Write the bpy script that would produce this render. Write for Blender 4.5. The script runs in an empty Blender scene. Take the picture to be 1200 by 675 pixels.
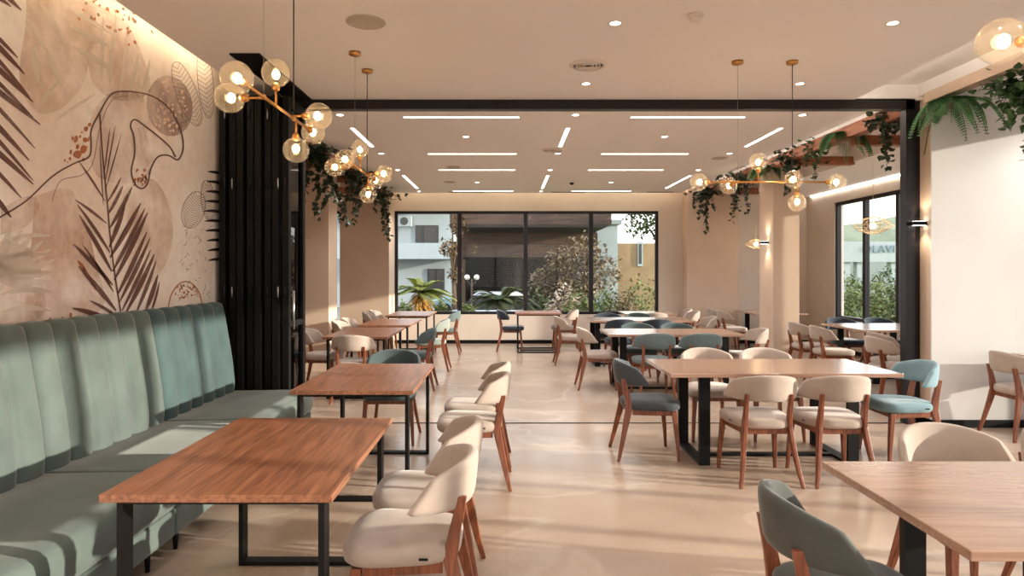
import bpy, bmesh, math, random
from mathutils import Vector, Matrix, noise
PI = math.pi
sc = bpy.context.scene
COL = sc.collection
random.seed(7)

# ------------------------------------------------------------------ camera, sky, sun, exposure
EYE = 1.54; FPX = 760.0; CX = 594.0; CY = 318.0
cam_d = bpy.data.cameras.new('camera'); cam = bpy.data.objects.new('camera', cam_d); COL.objects.link(cam)
cam.location = (0, 0, EYE); cam.rotation_euler = (PI/2, 0, 0)
cam_d.sensor_width = 36; cam_d.lens = FPX/1200*36
cam_d.shift_x = (600-CX)/1200; cam_d.shift_y = -(337.5-CY)/1200
cam_d.clip_start = 0.02; cam_d.clip_end = 500
sc.camera = cam
vs = sc.view_settings
vs.view_transform = 'Standard'; vs.look = 'None'; vs.gamma = 1; vs.use_curve_mapping = False
sc.display_settings.display_device = 'sRGB'
vs.exposure = 0.38
SKY = 2.7; SUN = 6.6; LED = 7.0; SPOT_REAR = 58.0; SPOT_FRONT = 50.0; COVE = 9.0
w = bpy.data.worlds.new('sky'); sc.world = w; w.use_nodes = True
nt = w.node_tree; nt.nodes.clear()
out = nt.nodes.new('ShaderNodeOutputWorld'); bg = nt.nodes.new('ShaderNodeBackground')
tc = nt.nodes.new('ShaderNodeTexCoord'); sx = nt.nodes.new('ShaderNodeSeparateXYZ'); rp = nt.nodes.new('ShaderNodeValToRGB')
rp.color_ramp.elements[0].position = 0.0; rp.color_ramp.elements[0].color = (1.0, .97, .92, 1)
rp.color_ramp.elements[1].position = 0.6; rp.color_ramp.elements[1].color = (.74, .84, .97, 1)
nt.links.new(tc.outputs['Generated'], sx.inputs[0]); nt.links.new(sx.outputs['Z'], rp.inputs[0])
nt.links.new(rp.outputs[0], bg.inputs[0]); bg.inputs[1].default_value = SKY; nt.links.new(bg.outputs[0], out.inputs[0])
sd = bpy.data.lights.new('sun', 'SUN'); sd.energy = SUN; sd.angle = math.radians(.7); sd.color = (1.0, .90, .76)
so = bpy.data.objects.new('sun', sd); COL.objects.link(so)
so.rotation_euler = Vector((-1.0, .21, -.20)).to_track_quat('-Z', 'Y').to_euler()
so.location = (20, -4, 8)
sc.cycles.max_bounces = 10; sc.cycles.diffuse_bounces = 5; sc.cycles.transparent_max_bounces = 24
sc.cycles.sample_clamp_indirect = 6; sc.cycles.caustics_reflective = False; sc.cycles.caustics_refractive = False
sc.cycles.use_denoising = True

# ------------------------------------------------------------------ helpers
def lin(c):
    f = lambda v: (v/255/12.92) if v/255 <= .04045 else ((v/255+.055)/1.055)**2.4
    return (f(c[0]), f(c[1]), f(c[2]), 1)

def mat(name, rgb, rough=.6, metal=0, spec=.5, noise_scale=0, noise_amt=.0, bump=0, sheen=0, coat=0, stretch=None, alt=None, detail=4):
    m = bpy.data.materials.new(name); m.use_nodes = True
    n = m.node_tree.nodes; l = m.node_tree.links; b = n['Principled BSDF']
    c = lin(rgb); b.inputs['Base Color'].default_value = c
    b.inputs['Roughness'].default_value = rough; b.inputs['Metallic'].default_value = metal
    b.inputs['Specular IOR Level'].default_value = spec
    if sheen:
        b.inputs['Sheen Weight'].default_value = sheen; b.inputs['Sheen Roughness'].default_value = .35
    if coat: b.inputs['Coat Weight'].default_value = coat; b.inputs['Coat Roughness'].default_value = .25
    if noise_scale:
        t = n.new('ShaderNodeTexCoord'); mp = n.new('ShaderNodeMapping'); nz = n.new('ShaderNodeTexNoise'); r = n.new('ShaderNodeValToRGB')
        if stretch: mp.inputs['Scale'].default_value = stretch
        nz.inputs['Scale'].default_value = noise_scale; nz.inputs['Detail'].default_value = detail
        l.new(t.outputs['Object'], mp.inputs[0]); l.new(mp.outputs[0], nz.inputs['Vector']); l.new(nz.outputs[0], r.inputs[0])
        a = lin(alt) if alt else tuple(v*(1-noise_amt) for v in c[:3])+(1,)
        r.color_ramp.elements[0].position = .32; r.color_ramp.elements[0].color = a
        r.color_ramp.elements[1].position = .68; r.color_ramp.elements[1].color = tuple(min(1, v*(1+noise_amt*.5)) for v in c[:3])+(1,)
        l.new(r.outputs[0], b.inputs['Base Color'])
        if bump:
            bp = n.new('ShaderNodeBump'); bp.inputs['Strength'].default_value = bump; bp.inputs['Distance'].default_value = .01
            l.new(nz.outputs[0], bp.inputs['Height']); l.new(bp.outputs[0], b.inputs['Normal'])
    return m

def emit(name, rgb, strength):
    m = bpy.data.materials.new(name); m.use_nodes = True
    n = m.node_tree.nodes; b = n['Principled BSDF']
    b.inputs['Base Color'].default_value = lin(rgb)
    b.inputs['Emission Color'].default_value = lin(rgb); b.inputs['Emission Strength'].default_value = strength
    return m

def glass(name, tint=(1, 1, 1), refl=.8, rough=0.0, f0=.007, power=5):
    m = bpy.data.materials.new(name); m.use_nodes = True
    n = m.node_tree.nodes; l = m.node_tree.links; n.clear()
    o = n.new('ShaderNodeOutputMaterial'); mx = n.new('ShaderNodeMixShader'); tr = n.new('ShaderNodeBsdfTransparent'); gl = n.new('ShaderNodeBsdfGlossy')
    lw = n.new('ShaderNodeLayerWeight'); lw.inputs[0].default_value = .5
    pw = n.new('ShaderNodeMath'); pw.operation = 'POWER'; pw.inputs[1].default_value = power
    mu = n.new('ShaderNodeMath'); mu.operation = 'MULTIPLY_ADD'; mu.inputs[1].default_value = refl; mu.inputs[2].default_value = f0; mu.use_clamp = True
    tr.inputs[0].default_value = (*tint, 1); gl.inputs['Roughness'].default_value = rough
    l.new(lw.outputs['Facing'], pw.inputs[0]); l.new(pw.outputs[0], mu.inputs[0]); l.new(mu.outputs[0], mx.inputs[0]); l.new(tr.outputs[0], mx.inputs[1]); l.new(gl.outputs[0], mx.inputs[2]); l.new(mx.outputs[0], o.inputs[0])
    return m

def box(bm, x0, x1, y0, y1, z0, z1, mi=0):
    v = [bm.verts.new((x, y, z)) for z in (z0, z1) for y in (y0, y1) for x in (x0, x1)]
    for f in ((0, 2, 3, 1), (4, 5, 7, 6), (0, 1, 5, 4), (2, 6, 7, 3), (0, 4, 6, 2), (1, 3, 7, 5)):
        fc = bm.faces.new([v[i] for i in f]); fc.material_index = mi
    return v

def loft(bm, rings, cap=True, mi=0, closed=True, smooth=True):
    vr = [[bm.verts.new(p) for p in r] for r in rings]
    n = len(vr[0])
    for a, b in zip(vr, vr[1:]):
        for i in range(n if closed else n-1):
            j = (i+1) % n
            f = bm.faces.new((a[i], a[j], b[j], b[i])); f.material_index = mi; f.smooth = smooth
    if cap:
        f = bm.faces.new(list(reversed(vr[0]))); f.material_index = mi
        f = bm.faces.new(vr[-1]); f.material_index = mi
    return vr

def tube(bm, pts, r, n=8, mi=0):
    pts = [Vector(p) for p in pts]; rs = r if isinstance(r, (list, tuple)) else [r]*len(pts)
    rings = []
    for i, p in enumerate(pts):
        d = (pts[min(i+1, len(pts)-1)]-pts[max(i-1, 0)]).normalized()
        u = d.cross(Vector((0, 0, 1)) if abs(d.z) < .95 else Vector((1, 0, 0))).normalized(); v = d.cross(u)
        rings.append([p+(u*math.cos(t)+v*math.sin(t))*rs[i] for t in [2*PI*k/n for k in range(n)]])
    loft(bm, rings, True, mi)

def bar(bm, p0, p1, wx, wy, up=(0, 0, 1), mi=0, taper=1.0):
    # rectangular bar between two points, wx across and wy deep
    p0 = Vector(p0); p1 = Vector(p1); d = (p1-p0).normalized(); up = Vector(up)
    u = d.cross(up)
    if u.length < 1e-4: u = d.cross(Vector((0, 1, 0)))
    u.normalize(); v = d.cross(u)
    R = []
    for p, k in ((p0, 1), (p1, taper)):
        R.append([p+u*a*wx/2*k+v*b*wy/2*k for a, b in ((-1, -1), (1, -1), (1, 1), (-1, 1))])
    loft(bm, R, True, mi, smooth=False)

def ball(bm, c, r, seg=20, rings=12, mi=0, sz=1.0):
    geo = bmesh.ops.create_uvsphere(bm, u_segments=seg, v_segments=rings, radius=r, matrix=Matrix.Translation(c) @ Matrix.Diagonal((1, 1, sz, 1)))
    for v in geo['verts']:
        for f in v.link_faces: f.smooth = True; f.material_index = mi

def lathe(bm, prof, c=(0, 0, 0), n=32, mi=0, smooth=True, ring=False):
    c = Vector(c)
    if ring: prof = list(prof)+[prof[0]]
    loft(bm, [[c+Vector((r*math.cos(2*PI*k/n), r*math.sin(2*PI*k/n), z)) for k in range(n)] for r, z in prof], not ring, mi, smooth=smooth)

def obj(name, bm, m, parent=None, bevel=0, seg=2, loc=None, rot=None):
    if bevel:
        bmesh.ops.remove_doubles(bm, verts=bm.verts, dist=1e-6)
        bmesh.ops.bevel(bm, geom=[e for e in bm.edges if len(e.link_faces) == 2 and e.calc_face_angle(0) > .6], offset=bevel, segments=seg, affect='EDGES', profile=.5)
    bmesh.ops.recalc_face_normals(bm, faces=bm.faces)
    me = bpy.data.meshes.new(name); bm.to_mesh(me); bm.free()
    for x in (m if isinstance(m, (list, tuple)) else [m]): me.materials.append(x)
    o = bpy.data.objects.new(name, me); COL.objects.link(o)
    if parent is not None: o.parent = parent
    if loc: o.location = loc
    if rot: o.rotation_euler = rot
    return o

def tag(o, label, cat, group=None, kind=None):
    o['label'] = label; o['category'] = cat
    if group: o['group'] = group
    if kind: o['kind'] = kind
    return o

def thing(name, label, cat, loc=(0, 0, 0), rz=0, group=None):
    o = bpy.data.objects.new(name, None); COL.objects.link(o); o.empty_display_size = .1
    o.location = loc; o.rotation_euler = (0, 0, rz)
    return tag(o, label, cat, group)

def struct(name, bm, m, parent=None, **k):
    o = obj(name, bm, m, parent, **k)
    if parent is None: o['kind'] = 'structure'
    return o

def struct_empty(name, loc=(0, 0, 0)):
    o = bpy.data.objects.new(name, None); COL.objects.link(o); o.location = loc; o['kind'] = 'structure'; return o

def dup(root, loc, rz, label, group=None, name=None):
    r = root.copy(); COL.objects.link(r); r.location = loc; r.rotation_euler = (0, 0, rz); r['label'] = label
    if group: r['group'] = group
    for ch in list(root.children):
        c = ch.copy(); COL.objects.link(c); c.parent = r
        for g in list(ch.children):
            d = g.copy(); COL.objects.link(d); d.parent = c
    return r

def one_box(*a, bevel=0):
    bm = bmesh.new(); box(bm, *a); return bm

def at(x, y, d):          # the place at distance d that the photograph shows at pixel x, y
    return Vector(((x-CX)*d/FPX, d, EYE-(y-CY)*d/FPX))

# ------------------------------------------------------------------ materials
M = {}
M['wall'] = mat('warm beige plaster', (220, 208, 197), .8, noise_scale=1.4, noise_amt=.06, bump=.03, detail=8)
M['wall_deep'] = mat('tan plaster', (208, 184, 163), .8, noise_scale=1.4, noise_amt=.08, bump=.03, detail=8)
M['wall_white'] = mat('off white plaster', (214, 212, 211), .75, noise_scale=1.1, noise_amt=.06, bump=.04, detail=8)
M['ceiling'] = mat('ceiling paint', (236, 231, 229), .85, noise_scale=.6, noise_amt=.02)
M['black'] = mat('black powder coat', (9, 8, 9), .5, spec=.22, noise_scale=30, noise_amt=.1)
M['frame'] = mat('dark aluminium', (30, 25, 30), .35, .3, noise_scale=20, noise_amt=.1)
M['brass'] = mat('brushed brass', (214, 158, 92), .28, 1, noise_scale=40, noise_amt=.1)
M['cable'] = mat('black cable', (25, 22, 20), .5, noise_scale=30, noise_amt=.1)
M['wire'] = mat('steel wire', (170, 165, 158), .4, .8, noise_scale=30, noise_amt=.1)
M['white_plastic'] = mat('white plastic', (225, 215, 205), .5, noise_scale=20, noise_amt=.04)
M['grey_grille'] = mat('grey grille', (186, 174, 162), .6, noise_scale=60, noise_amt=.15)
M['dark_slot'] = mat('dark slot', (60, 52, 46), .7, noise_scale=20, noise_amt=.1)
M['steel'] = mat('satin steel', (190, 190, 190), .3, 1, noise_scale=40, noise_amt=.1)
M['led'] = emit('led diffuser', (255, 246, 232), LED)
M['led_cove'] = emit('led cove tape', (255, 232, 192), COVE)
M['led_recess'] = emit('led recess tape', (255, 246, 232), 26)
M['spot_face'] = emit('downlight lens', (255, 244, 228), 9)
M['bulb'] = emit('warm bulb', (255, 214, 156), 46)
M['glass'] = glass('window glass', (.95, .96, .95))
M['glass_dark'] = glass('tinted glass', (.45, .45, .45))
M['globe'] = glass('pale amber globe glass', (.985, .955, .90), .55, .04, .03, 2.2)
_n = M['globe'].node_tree.nodes; _l = M['globe'].node_tree.links
_t = _n.new('ShaderNodeBsdfTranslucent'); _t.inputs[0].default_value = (1, .91, .78, 1); _m = _n.new('ShaderNodeMixShader'); _m.inputs[0].default_value = .055
_s = [x for x in _n if x.type == 'MIX_SHADER' and x != _m][0]; _o = [x for x in _n if x.type == 'OUTPUT_MATERIAL'][0]
_l.new(_s.outputs[0], _m.inputs[1]); _l.new(_t.outputs[0], _m.inputs[2]); _l.new(_m.outputs[0], _o.inputs[0])

def wood(name, a, b, rough, scale=9, stretch=(9, .6, 9), coat=0):
    m = mat(name, a, rough, noise_scale=scale, noise_amt=.25, alt=b, stretch=stretch, detail=9, coat=coat, bump=.02)
    return m
M['walnut'] = wood('walnut veneer', (150, 100, 73), (112, 70, 50), .34, 5.5, (11, .7, 11))
M['walnut_reflect'] = wood('walnut veneer with painted reflection', (166, 132, 112), (152, 117, 97), .2, 5.5, (.7, 11, 11), coat=1.0)  # walnut paled in its base colour to stand in for reflected light
M['chair_wood'] = wood('stained beech', (136, 78, 50), (98, 52, 33), .35, 6, (10, 10, 1))
M['beam_wood'] = wood('pergola timber', (160, 98, 64), (128, 76, 50), .5, 3, (4, 1, 8))

def velvet(name, rgb, sheen=.35):
    return mat(name, rgb, .85, spec=.2, noise_scale=5, noise_amt=.16, sheen=sheen, bump=.06, detail=7)
M['sage'] = velvet('sage velvet', (92, 103, 99))
M['sage_shaded'] = velvet('shaded sage velvet', (72, 90, 91))  # sage velvet darkened in colour for shade on the far back
V = {'beige': velvet('beige velvet', (174, 159, 149)), 'charcoal': velvet('charcoal green velvet', (80, 82, 79)),
     'slate': velvet('slate velvet', (76, 82, 89)), 'teal': velvet('pale teal velvet', (122, 150, 160)),
     'blue': velvet('teal blue velvet', (100, 114, 116)), 'moss': velvet('grey sage velvet', (142, 150, 144)),
     'navy': velvet('dark slate velvet', (56, 64, 74)), 'petrol': velvet('petrol velvet', (72, 85, 87))}
M['leaf'] = mat('ivy leaf', (66, 98, 56), .5, noise_scale=7, noise_amt=.5)
M['leaf_dark'] = mat('dark ivy leaf', (44, 62, 40), .5, noise_scale=7, noise_amt=.5)
M['fern'] = mat('fern leaf', (92, 146, 90), .5, noise_scale=7, noise_amt=.35)
M['stem'] = mat('vine stem', (84, 70, 42), .7, noise_scale=20, noise_amt=.3)

# marble floor: large tiles with pale veins
def marble():
    m = mat('polished beige marble', (206, 180, 154), .22, spec=.5)
    n = m.node_tree.nodes; l = m.node_tree.links; b = n['Principled BSDF']
    t = n.new('ShaderNodeTexCoord')
    n1 = n.new('ShaderNodeTexNoise'); n1.inputs['Scale'].default_value = .9; n1.inputs['Detail'].default_value = 8; n1.inputs['Distortion'].default_value = .8
    r1 = n.new('ShaderNodeValToRGB'); r1.color_ramp.elements[0].position = .3; r1.color_ramp.elements[0].color = lin((164, 143, 126)); r1.color_ramp.elements[1].position = .7; r1.color_ramp.elements[1].color = lin((184, 164, 147))
    n2 = n.new('ShaderNodeTexNoise'); n2.inputs['Scale'].default_value = .55; n2.inputs['Detail'].default_value = 9; n2.inputs['Distortion'].default_value = .5
    r2 = n.new('ShaderNodeValToRGB')
    e = r2.color_ramp.elements; e[0].position = .485; e[0].color = (0, 0, 0, 1); e[1].position = .5; e[1].color = (1, 1, 1, 1); x = e.new(.515); x.color = (0, 0, 0, 1)
    mx = n.new('ShaderNodeMixRGB'); mx.inputs[2].default_value = lin((226, 212, 198)); mu = n.new('ShaderNodeMath'); mu.operation = 'MULTIPLY'; mu.inputs[1].default_value = .2
    br = n.new('ShaderNodeTexBrick'); br.offset = 0; br.inputs['Scale'].default_value = 1; br.inputs['Brick Width'].default_value = 1.2; br.inputs['Row Height'].default_value = 1.2
    br.inputs['Mortar Size'].default_value = .002; br.inputs['Color1'].default_value = (1, 1, 1, 1); br.inputs['Color2'].default_value = (1, 1, 1, 1); br.inputs['Mortar'].default_value = (.86, .85, .84, 1)
    m2 = n.new('ShaderNodeMixRGB'); m2.blend_type = 'MULTIPLY'; m2.inputs[0].default_value = 1
    for q in (n1, n2, br): l.new(t.outputs['Object'], q.inputs['Vector'])
    l.new(n1.outputs[0], r1.inputs[0]); l.new(n2.outputs[0], r2.inputs[0]); l.new(r2.outputs[0], mu.inputs[0]); l.new(mu.outputs[0], mx.inputs[0])
    l.new(r1.outputs[0], mx.inputs[1]); l.new(mx.outputs[0], m2.inputs[1]); l.new(br.outputs['Color'], m2.inputs[2]); l.new(m2.outputs[0], b.inputs['Base Color'])
    return m
M['marble'] = marble()

# ------------------------------------------------------------------ the room
XL = -2.70; XR = 6.40; YB = 13.85; YF = -6.0; YD = 6.58; ZF = 3.27; ZR = 3.18; XP = 4.19; BAYL = -5.2
bm = bmesh.new(); box(bm, BAYL-.2, XR+.2, YF-.2, YB+.25, -.12, 0); struct('floor', bm, M['marble'])
# ceilings
bm = bmesh.new()
box(bm, -2.50, 3.50, YF, YD, ZF, ZF+.03); struct('ceiling', bm, M['ceiling'])
bm = bmesh.new(); box(bm, -2.45, 3.62, YD+.05, 13.55, ZR, ZR+.03); struct('ceiling_rear', bm, M['ceiling'])
bm = bmesh.new()
box(bm, BAYL-.2, XR+.2, YF-.2, YB+.25, 3.72, 3.85)
struct('ceiling_slab', bm, M['ceiling'])
bm = bmesh.new(); box(bm, XP+.02, XR, YF, YD, 3.34, 3.42); box(bm, XP+.02, XR, YD, YB, 3.34, 3.42); struct('ceiling_right_bay', bm, M['ceiling'])
bm = bmesh.new(); box(bm, BAYL, -2.6, 6.9, YB, 3.34, 3.42); struct('ceiling_left_bay', bm, M['ceiling'])
bm = bmesh.new(); box(bm, 5.0, XR, YD+.2, YB, 3.12, 3.34); struct('trim_1', bm, M['ceiling'])      # lowered soffit along the right windows
# walls
bm = bmesh.new(); box(bm, XL-.2, XL, YF, 6.8, 0, 3.72); struct('wall_left', bm, M['wall'])
bm = bmesh.new(); box(bm, BAYL, XL-.2, 6.6, 6.8, 0, 3.72); box(bm, BAYL-.2, BAYL, 6.6, YB+.2, 0, 3.72); struct('wall_left_bay', bm, M['wall_deep'])
WX0, WX1, WZ0, WZ1 = -2.40, 3.24, .62, 2.83
bm = bmesh.new()
box(bm, WX0, WX1, YB, YB+.2, 0, WZ0); box(bm, WX0, WX1, YB, YB+.2, WZ1, 3.72); box(bm, WX1, XR+.2, YB, YB+.2, 0, 3.72)
box(bm, -3.40, WX0, YB, YB+.2, 0, 3.72); box(bm, BAYL-.2, -4.6, YB, YB+.2, 0, 3.72); box(bm, -4.6, -3.4, YB, YB+.2, 2.83, 3.72); box(bm, -4.6, -3.4, YB, YB+.2, 0, .3)
struct('wall_back', bm, M['wall'])
def wall_with_windows(name, y0, y1, wins, z0, z1, m):
    bm = bmesh.new(); ys = y0
    for a, b, *h in wins:
        z1 = h[0] if h else z1
        box(bm, XR, XR+.2, ys, a, 0, 3.72); box(bm, XR, XR+.2, a, b, 0, z0); box(bm, XR, XR+.2, a, b, z1, 3.72); ys = b
    box(bm, XR, XR+.2, ys, y1, 0, 3.72)
    struct(name, bm, m)
wall_with_windows('wall_right', 6.75, YB, [(7.3, 12.7)], .62, 2.88, M['wall'])
wall_with_windows('wall_right_front', YF, 6.75, [(-5.4, -.2, 3.0), (.4, 4.75, 3.0), (4.95, 6.25, 3.25)], .3, 3.0, M['wall_white'])  # unseen openings, head heights shaped for where the sun falls
# unseen storefront added behind the camera for sky light: piers, head, low sill
bm = bmesh.new()
box(bm, XL-.2, -2.2, YF-.2, YF, 0, 3.72); box(bm, 5.9, XR+.2, YF-.2, YF, 0, 3.72); box(bm, -2.2, 5.9, YF-.2, YF, 3.0, 3.72); box(bm, -2.2, 5.9, YF-.2, YF, 0, .1)
struct('wall_front', bm, M['wall_white'])
# the stub wall on the right and the pillars between main room and side bays
bm = bmesh.new(); box(bm, XP, XR, 6.4, 6.42, 0, 3.36); struct('wall_right_stub', bm, M['wall_white'])
bm = bmesh.new(); box(bm, XP, XR, 6.42, 6.75, 0, 3.36); struct('trim_2', bm, M['wall_deep'])
for i, (x0, x1, y0, y1) in enumerate([(XP, 4.60, 10.2, 10.75), (3.75, 4.80, 13.45, YB), (-3.30, -2.75, 10.0, 10.5), (-3.40, -2.40, 13.2, YB)]):
    bm = bmesh.new(); box(bm, x0, x1, y0, y1, 0, 3.5); struct('trim_%d' % (3+i), bm, M['wall_deep'])
# baseboards
def base(name, *boxes):
    bm = bmesh.new()
    for b in boxes: box(bm, *b)
    struct(name, bm, M['black'])
base('baseboard_back', (WX0, 3.75, YB-.015, YB, 0, .075), (4.8, XR, YB-.015, YB, 0, .075))
base('baseboard_right', (XP-.015, XR, 6.385, 6.4, 0, .075), (XP-.015, XP, 6.4, 6.62, 0, .075))
base('baseboard_right_bay', (XR-.015, XR, 6.8, YB, 0, .075))
base('baseboard_left_bay', (BAYL, BAYL+.015, 6.8, YB, 0, .075))
# header beam, end post and floor track of the folding glass wall
bm = bmesh.new(); box(bm, -2.7, 4.11, YD-.05, YD+.05, 3.175, ZF+.01); struct('trim_7', bm, M['frame'])
bm = bmesh.new(); box(bm, 4.02, 4.11, YD-.05, YD+.05, 0, 3.27); box(bm, 4.11, XP, YD, YD+.03, 0, 3.3); struct('trim_8', bm, M['frame'])
bm = bmesh.new(); box(bm, -2.66, 4.06, YD-.015, YD+.015, .0005, .004); struct('trim_9', bm, M['black'])
bm = bmesh.new(); box(bm, -2.20, -1.96, 5.14, YD-.05, ZF-.012, ZF+.004); struct('trim_10', bm, M['black'])   # parking track in the ceiling
# timber pergola beams
def beam(n, *b):
    bm = bmesh.new(); box(bm, *b); struct('trim_%d' % n, bm, M['beam_wood'], bevel=.006, seg=1)
beam(11, 4.12, 4.24, 6.76, 13.44, 3.16, 3.31)
for i, y in enumerate((7.9, 9.35, 11.1, 12.9)): beam(12+i, 4.24, 5.02, y, y+.12, 3.08, 3.2)
bm = bmesh.new(); box(bm, 4.12, 4.24, -1, 6.40, 3.2, 3.3); struct('trim_16', bm, M['wall_deep'])
beam(17, 4.24, XR, 5.2, 5.32, 3.08, 3.2)
beam(18, -2.62, -2.5, 6.85, 13.2, 3.16, 3.30)
for i, y in enumerate((8.0, 9.6, 11.2, 12.8)): beam(19+i, -4.6, -2.62, y, y+.12, 3.08, 3.2)
# light coves
bm = bmesh.new(); box(bm, 3.30, 4.2, YF, YD, 3.42, 3.46); box(bm, 4.14, 4.2, YF, YD, 3.3, 3.42); box(bm, 3.3, 4.2, YD-.05, YD+.06, ZF, 3.46); struct('ceiling_recess', bm, M['ceiling'])
bm = bmesh.new(); box(bm, 3.40, 4.2, YD+.05, YB, 3.36, 3.40); box(bm, 4.14, 4.2, YD+.05, YB, 3.31, 3.36); struct('ceiling_rear_recess', bm, M['ceiling'])
bm = bmesh.new(); box(bm, 3.54, 3.57, 6.8, 13.4, ZR+.031, ZR+.045); o = obj('cove_light', bm, M['led_recess']); tag(o, 'cove light strip in the recess along the rear timber beam', 'light', 'cove light strips')
bm = bmesh.new(); box(bm, -2.60, -2.56, YF+.2, 5.9, 3.40, 3.42); o = obj('cove_light', bm, M['led_cove']); tag(o, 'warm cove light strip along the top of the mural wall', 'light', 'cove light strips')
bm = bmesh.new(); box(bm, WX0, 3.6, 13.60, 13.63, 3.36, 3.38); o = obj('cove_light', bm, M['led_cove']); tag(o, 'warm cove light strip above the back window', 'light', 'cove light strips')
bm = bmesh.new(); box(bm, XR-.03, XR-.005, 7.2, 13.6, 3.085, 3.115); o = obj('cove_light', bm, M['led']); tag(o, 'thin bright light line above the right-hand windows', 'light', 'cove light strips')
bm = bmesh.new(); box(bm, 3.43, 3.46, -3, 6.4, ZF+.031, ZF+.045); o = obj('cove_light', bm, M['led_recess']); tag(o, 'cove light strip in the recess beside the right ceiling edge', 'light', 'cove light strips')

# ------------------------------------------------------------------ windows
def window(n, horizontal, a0, a1, z0, z1, pos, mull, gm, fw=.06, dp=.08):
    r = struct_empty('window_%d' % n)
    def bx(bm, u0, u1, za, zb, d=dp):
        if horizontal: box(bm, u0, u1, pos-d/2, pos+d/2, za, zb)
        else: box(bm, pos-d/2, pos+d/2, u0, u1, za, zb)
    bm = bmesh.new()
    bx(bm, a0, a1, z0, z0+fw); bx(bm, a0, a1, z1-fw, z1); bx(bm, a0, a0+fw, z0+fw, z1-fw); bx(bm, a1-fw, a1, z0+fw, z1-fw)
    obj('window_frame', bm, M['frame'], r)
    edges = [a0+fw]
    for m_ in mull:
        bm = bmesh.new(); bx(bm, m_-.045, m_+.045, z0+fw, z1-fw); obj('mullion', bm, M['frame'], r); edges += [m_-.045, m_+.045]
    edges.append(a1-fw)
    for k in range(0, len(edges), 2):
        bm = bmesh.new(); bx(bm, edges[k], edges[k+1], z0+fw, z1-fw, .008); obj('pane', bm, gm, r)
    return r
window(1, True, WX0, WX1, WZ0, WZ1, YB+.06, [-1.01, .40, 1.80], M['glass'])
window(2, False, 7.3, 12.7, .62, 2.88, XR+.08, [8.7, 9.7, 10.7, 11.7], M['glass'])
window(3, True, -4.6, -3.4, .3, 2.83, YB+.06, [], M['glass'])
window(4, False, .4, 4.75, .3, 3.0, XR+.1, [1.1, 1.85, 2.6, 3.35, 4.05], M['glass'])  # unseen window, mullions spaced to stripe the sunlight
window(7, False, 4.95, 6.25, .3, 3.25, XR+.1, [5.6], M['glass'])
window(5, False, -5.4, -.2, .3, 3.0, XR+.1, [-4.4, -3.4, -2.4, -1.4], M['glass'])
window(6, True, -2.2, 5.9, .1, 3.0, YF-.1, [-.6, 1.0, 2.6, 4.2], M['glass'])  # unseen storefront glazing, added to let in sky light
bm = bmesh.new(); box(bm, XR-.12, XR+.05, 7.25, 12.72, .585, .615); struct('trim_23', bm, M['wall_white'])

# folding glass door leaves stacked against the mural wall
for k in range(8):
    x = -2.655+k*.082; yo = (.0, .03)[k % 2]; x0, x1, y0, y1 = x, x+.058, 5.98+yo, 6.50+yo*.3
    r = struct_empty('door_%d' % (k+1), (x, y0, 0))
    bm = bmesh.new(); f = .07; w_ = x1-x0; L = y1-y0
    box(bm, 0, w_, 0, f, .015, 3.17); box(bm, 0, w_, L-f, L, .015, 3.17); box(bm, 0, w_, f, L-f, .015, .12); box(bm, 0, w_, f, L-f, 3.08, 3.17); box(bm, 0, w_, f, L-f, 1.02, 1.07)
    obj('leaf_frame', bm, M['black'], r)
    bm = bmesh.new(); box(bm, w_/2-.005, w_/2+.005, f, L-f, .12, 3.08); obj('pane', bm, M['glass_dark'], r)
    for z in (.35, 1.35, 2.35, 3.0):
        bm = bmesh.new(); tube(bm, [(w_/2 if k % 2 else w_*.95, -.008, z-.05), (w_/2 if k % 2 else w_*.95, -.008, z+.05)], .007, 8); obj('hinge', bm, M['steel'] if (k*2+int(z*10)) % 5 == 0 else M['frame'], r)
    if k == 7:
        bm = bmesh.new(); tube(bm, [(w_+.035, .035, 1.0), (w_+.035, .035, 1.36)], .011, 10)
        for z in (1.04, 1.32): tube(bm, [(w_, .035, z), (w_+.035, .035, z)], .007, 8)
        obj('door_handle', bm, M['steel'], r)

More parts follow.
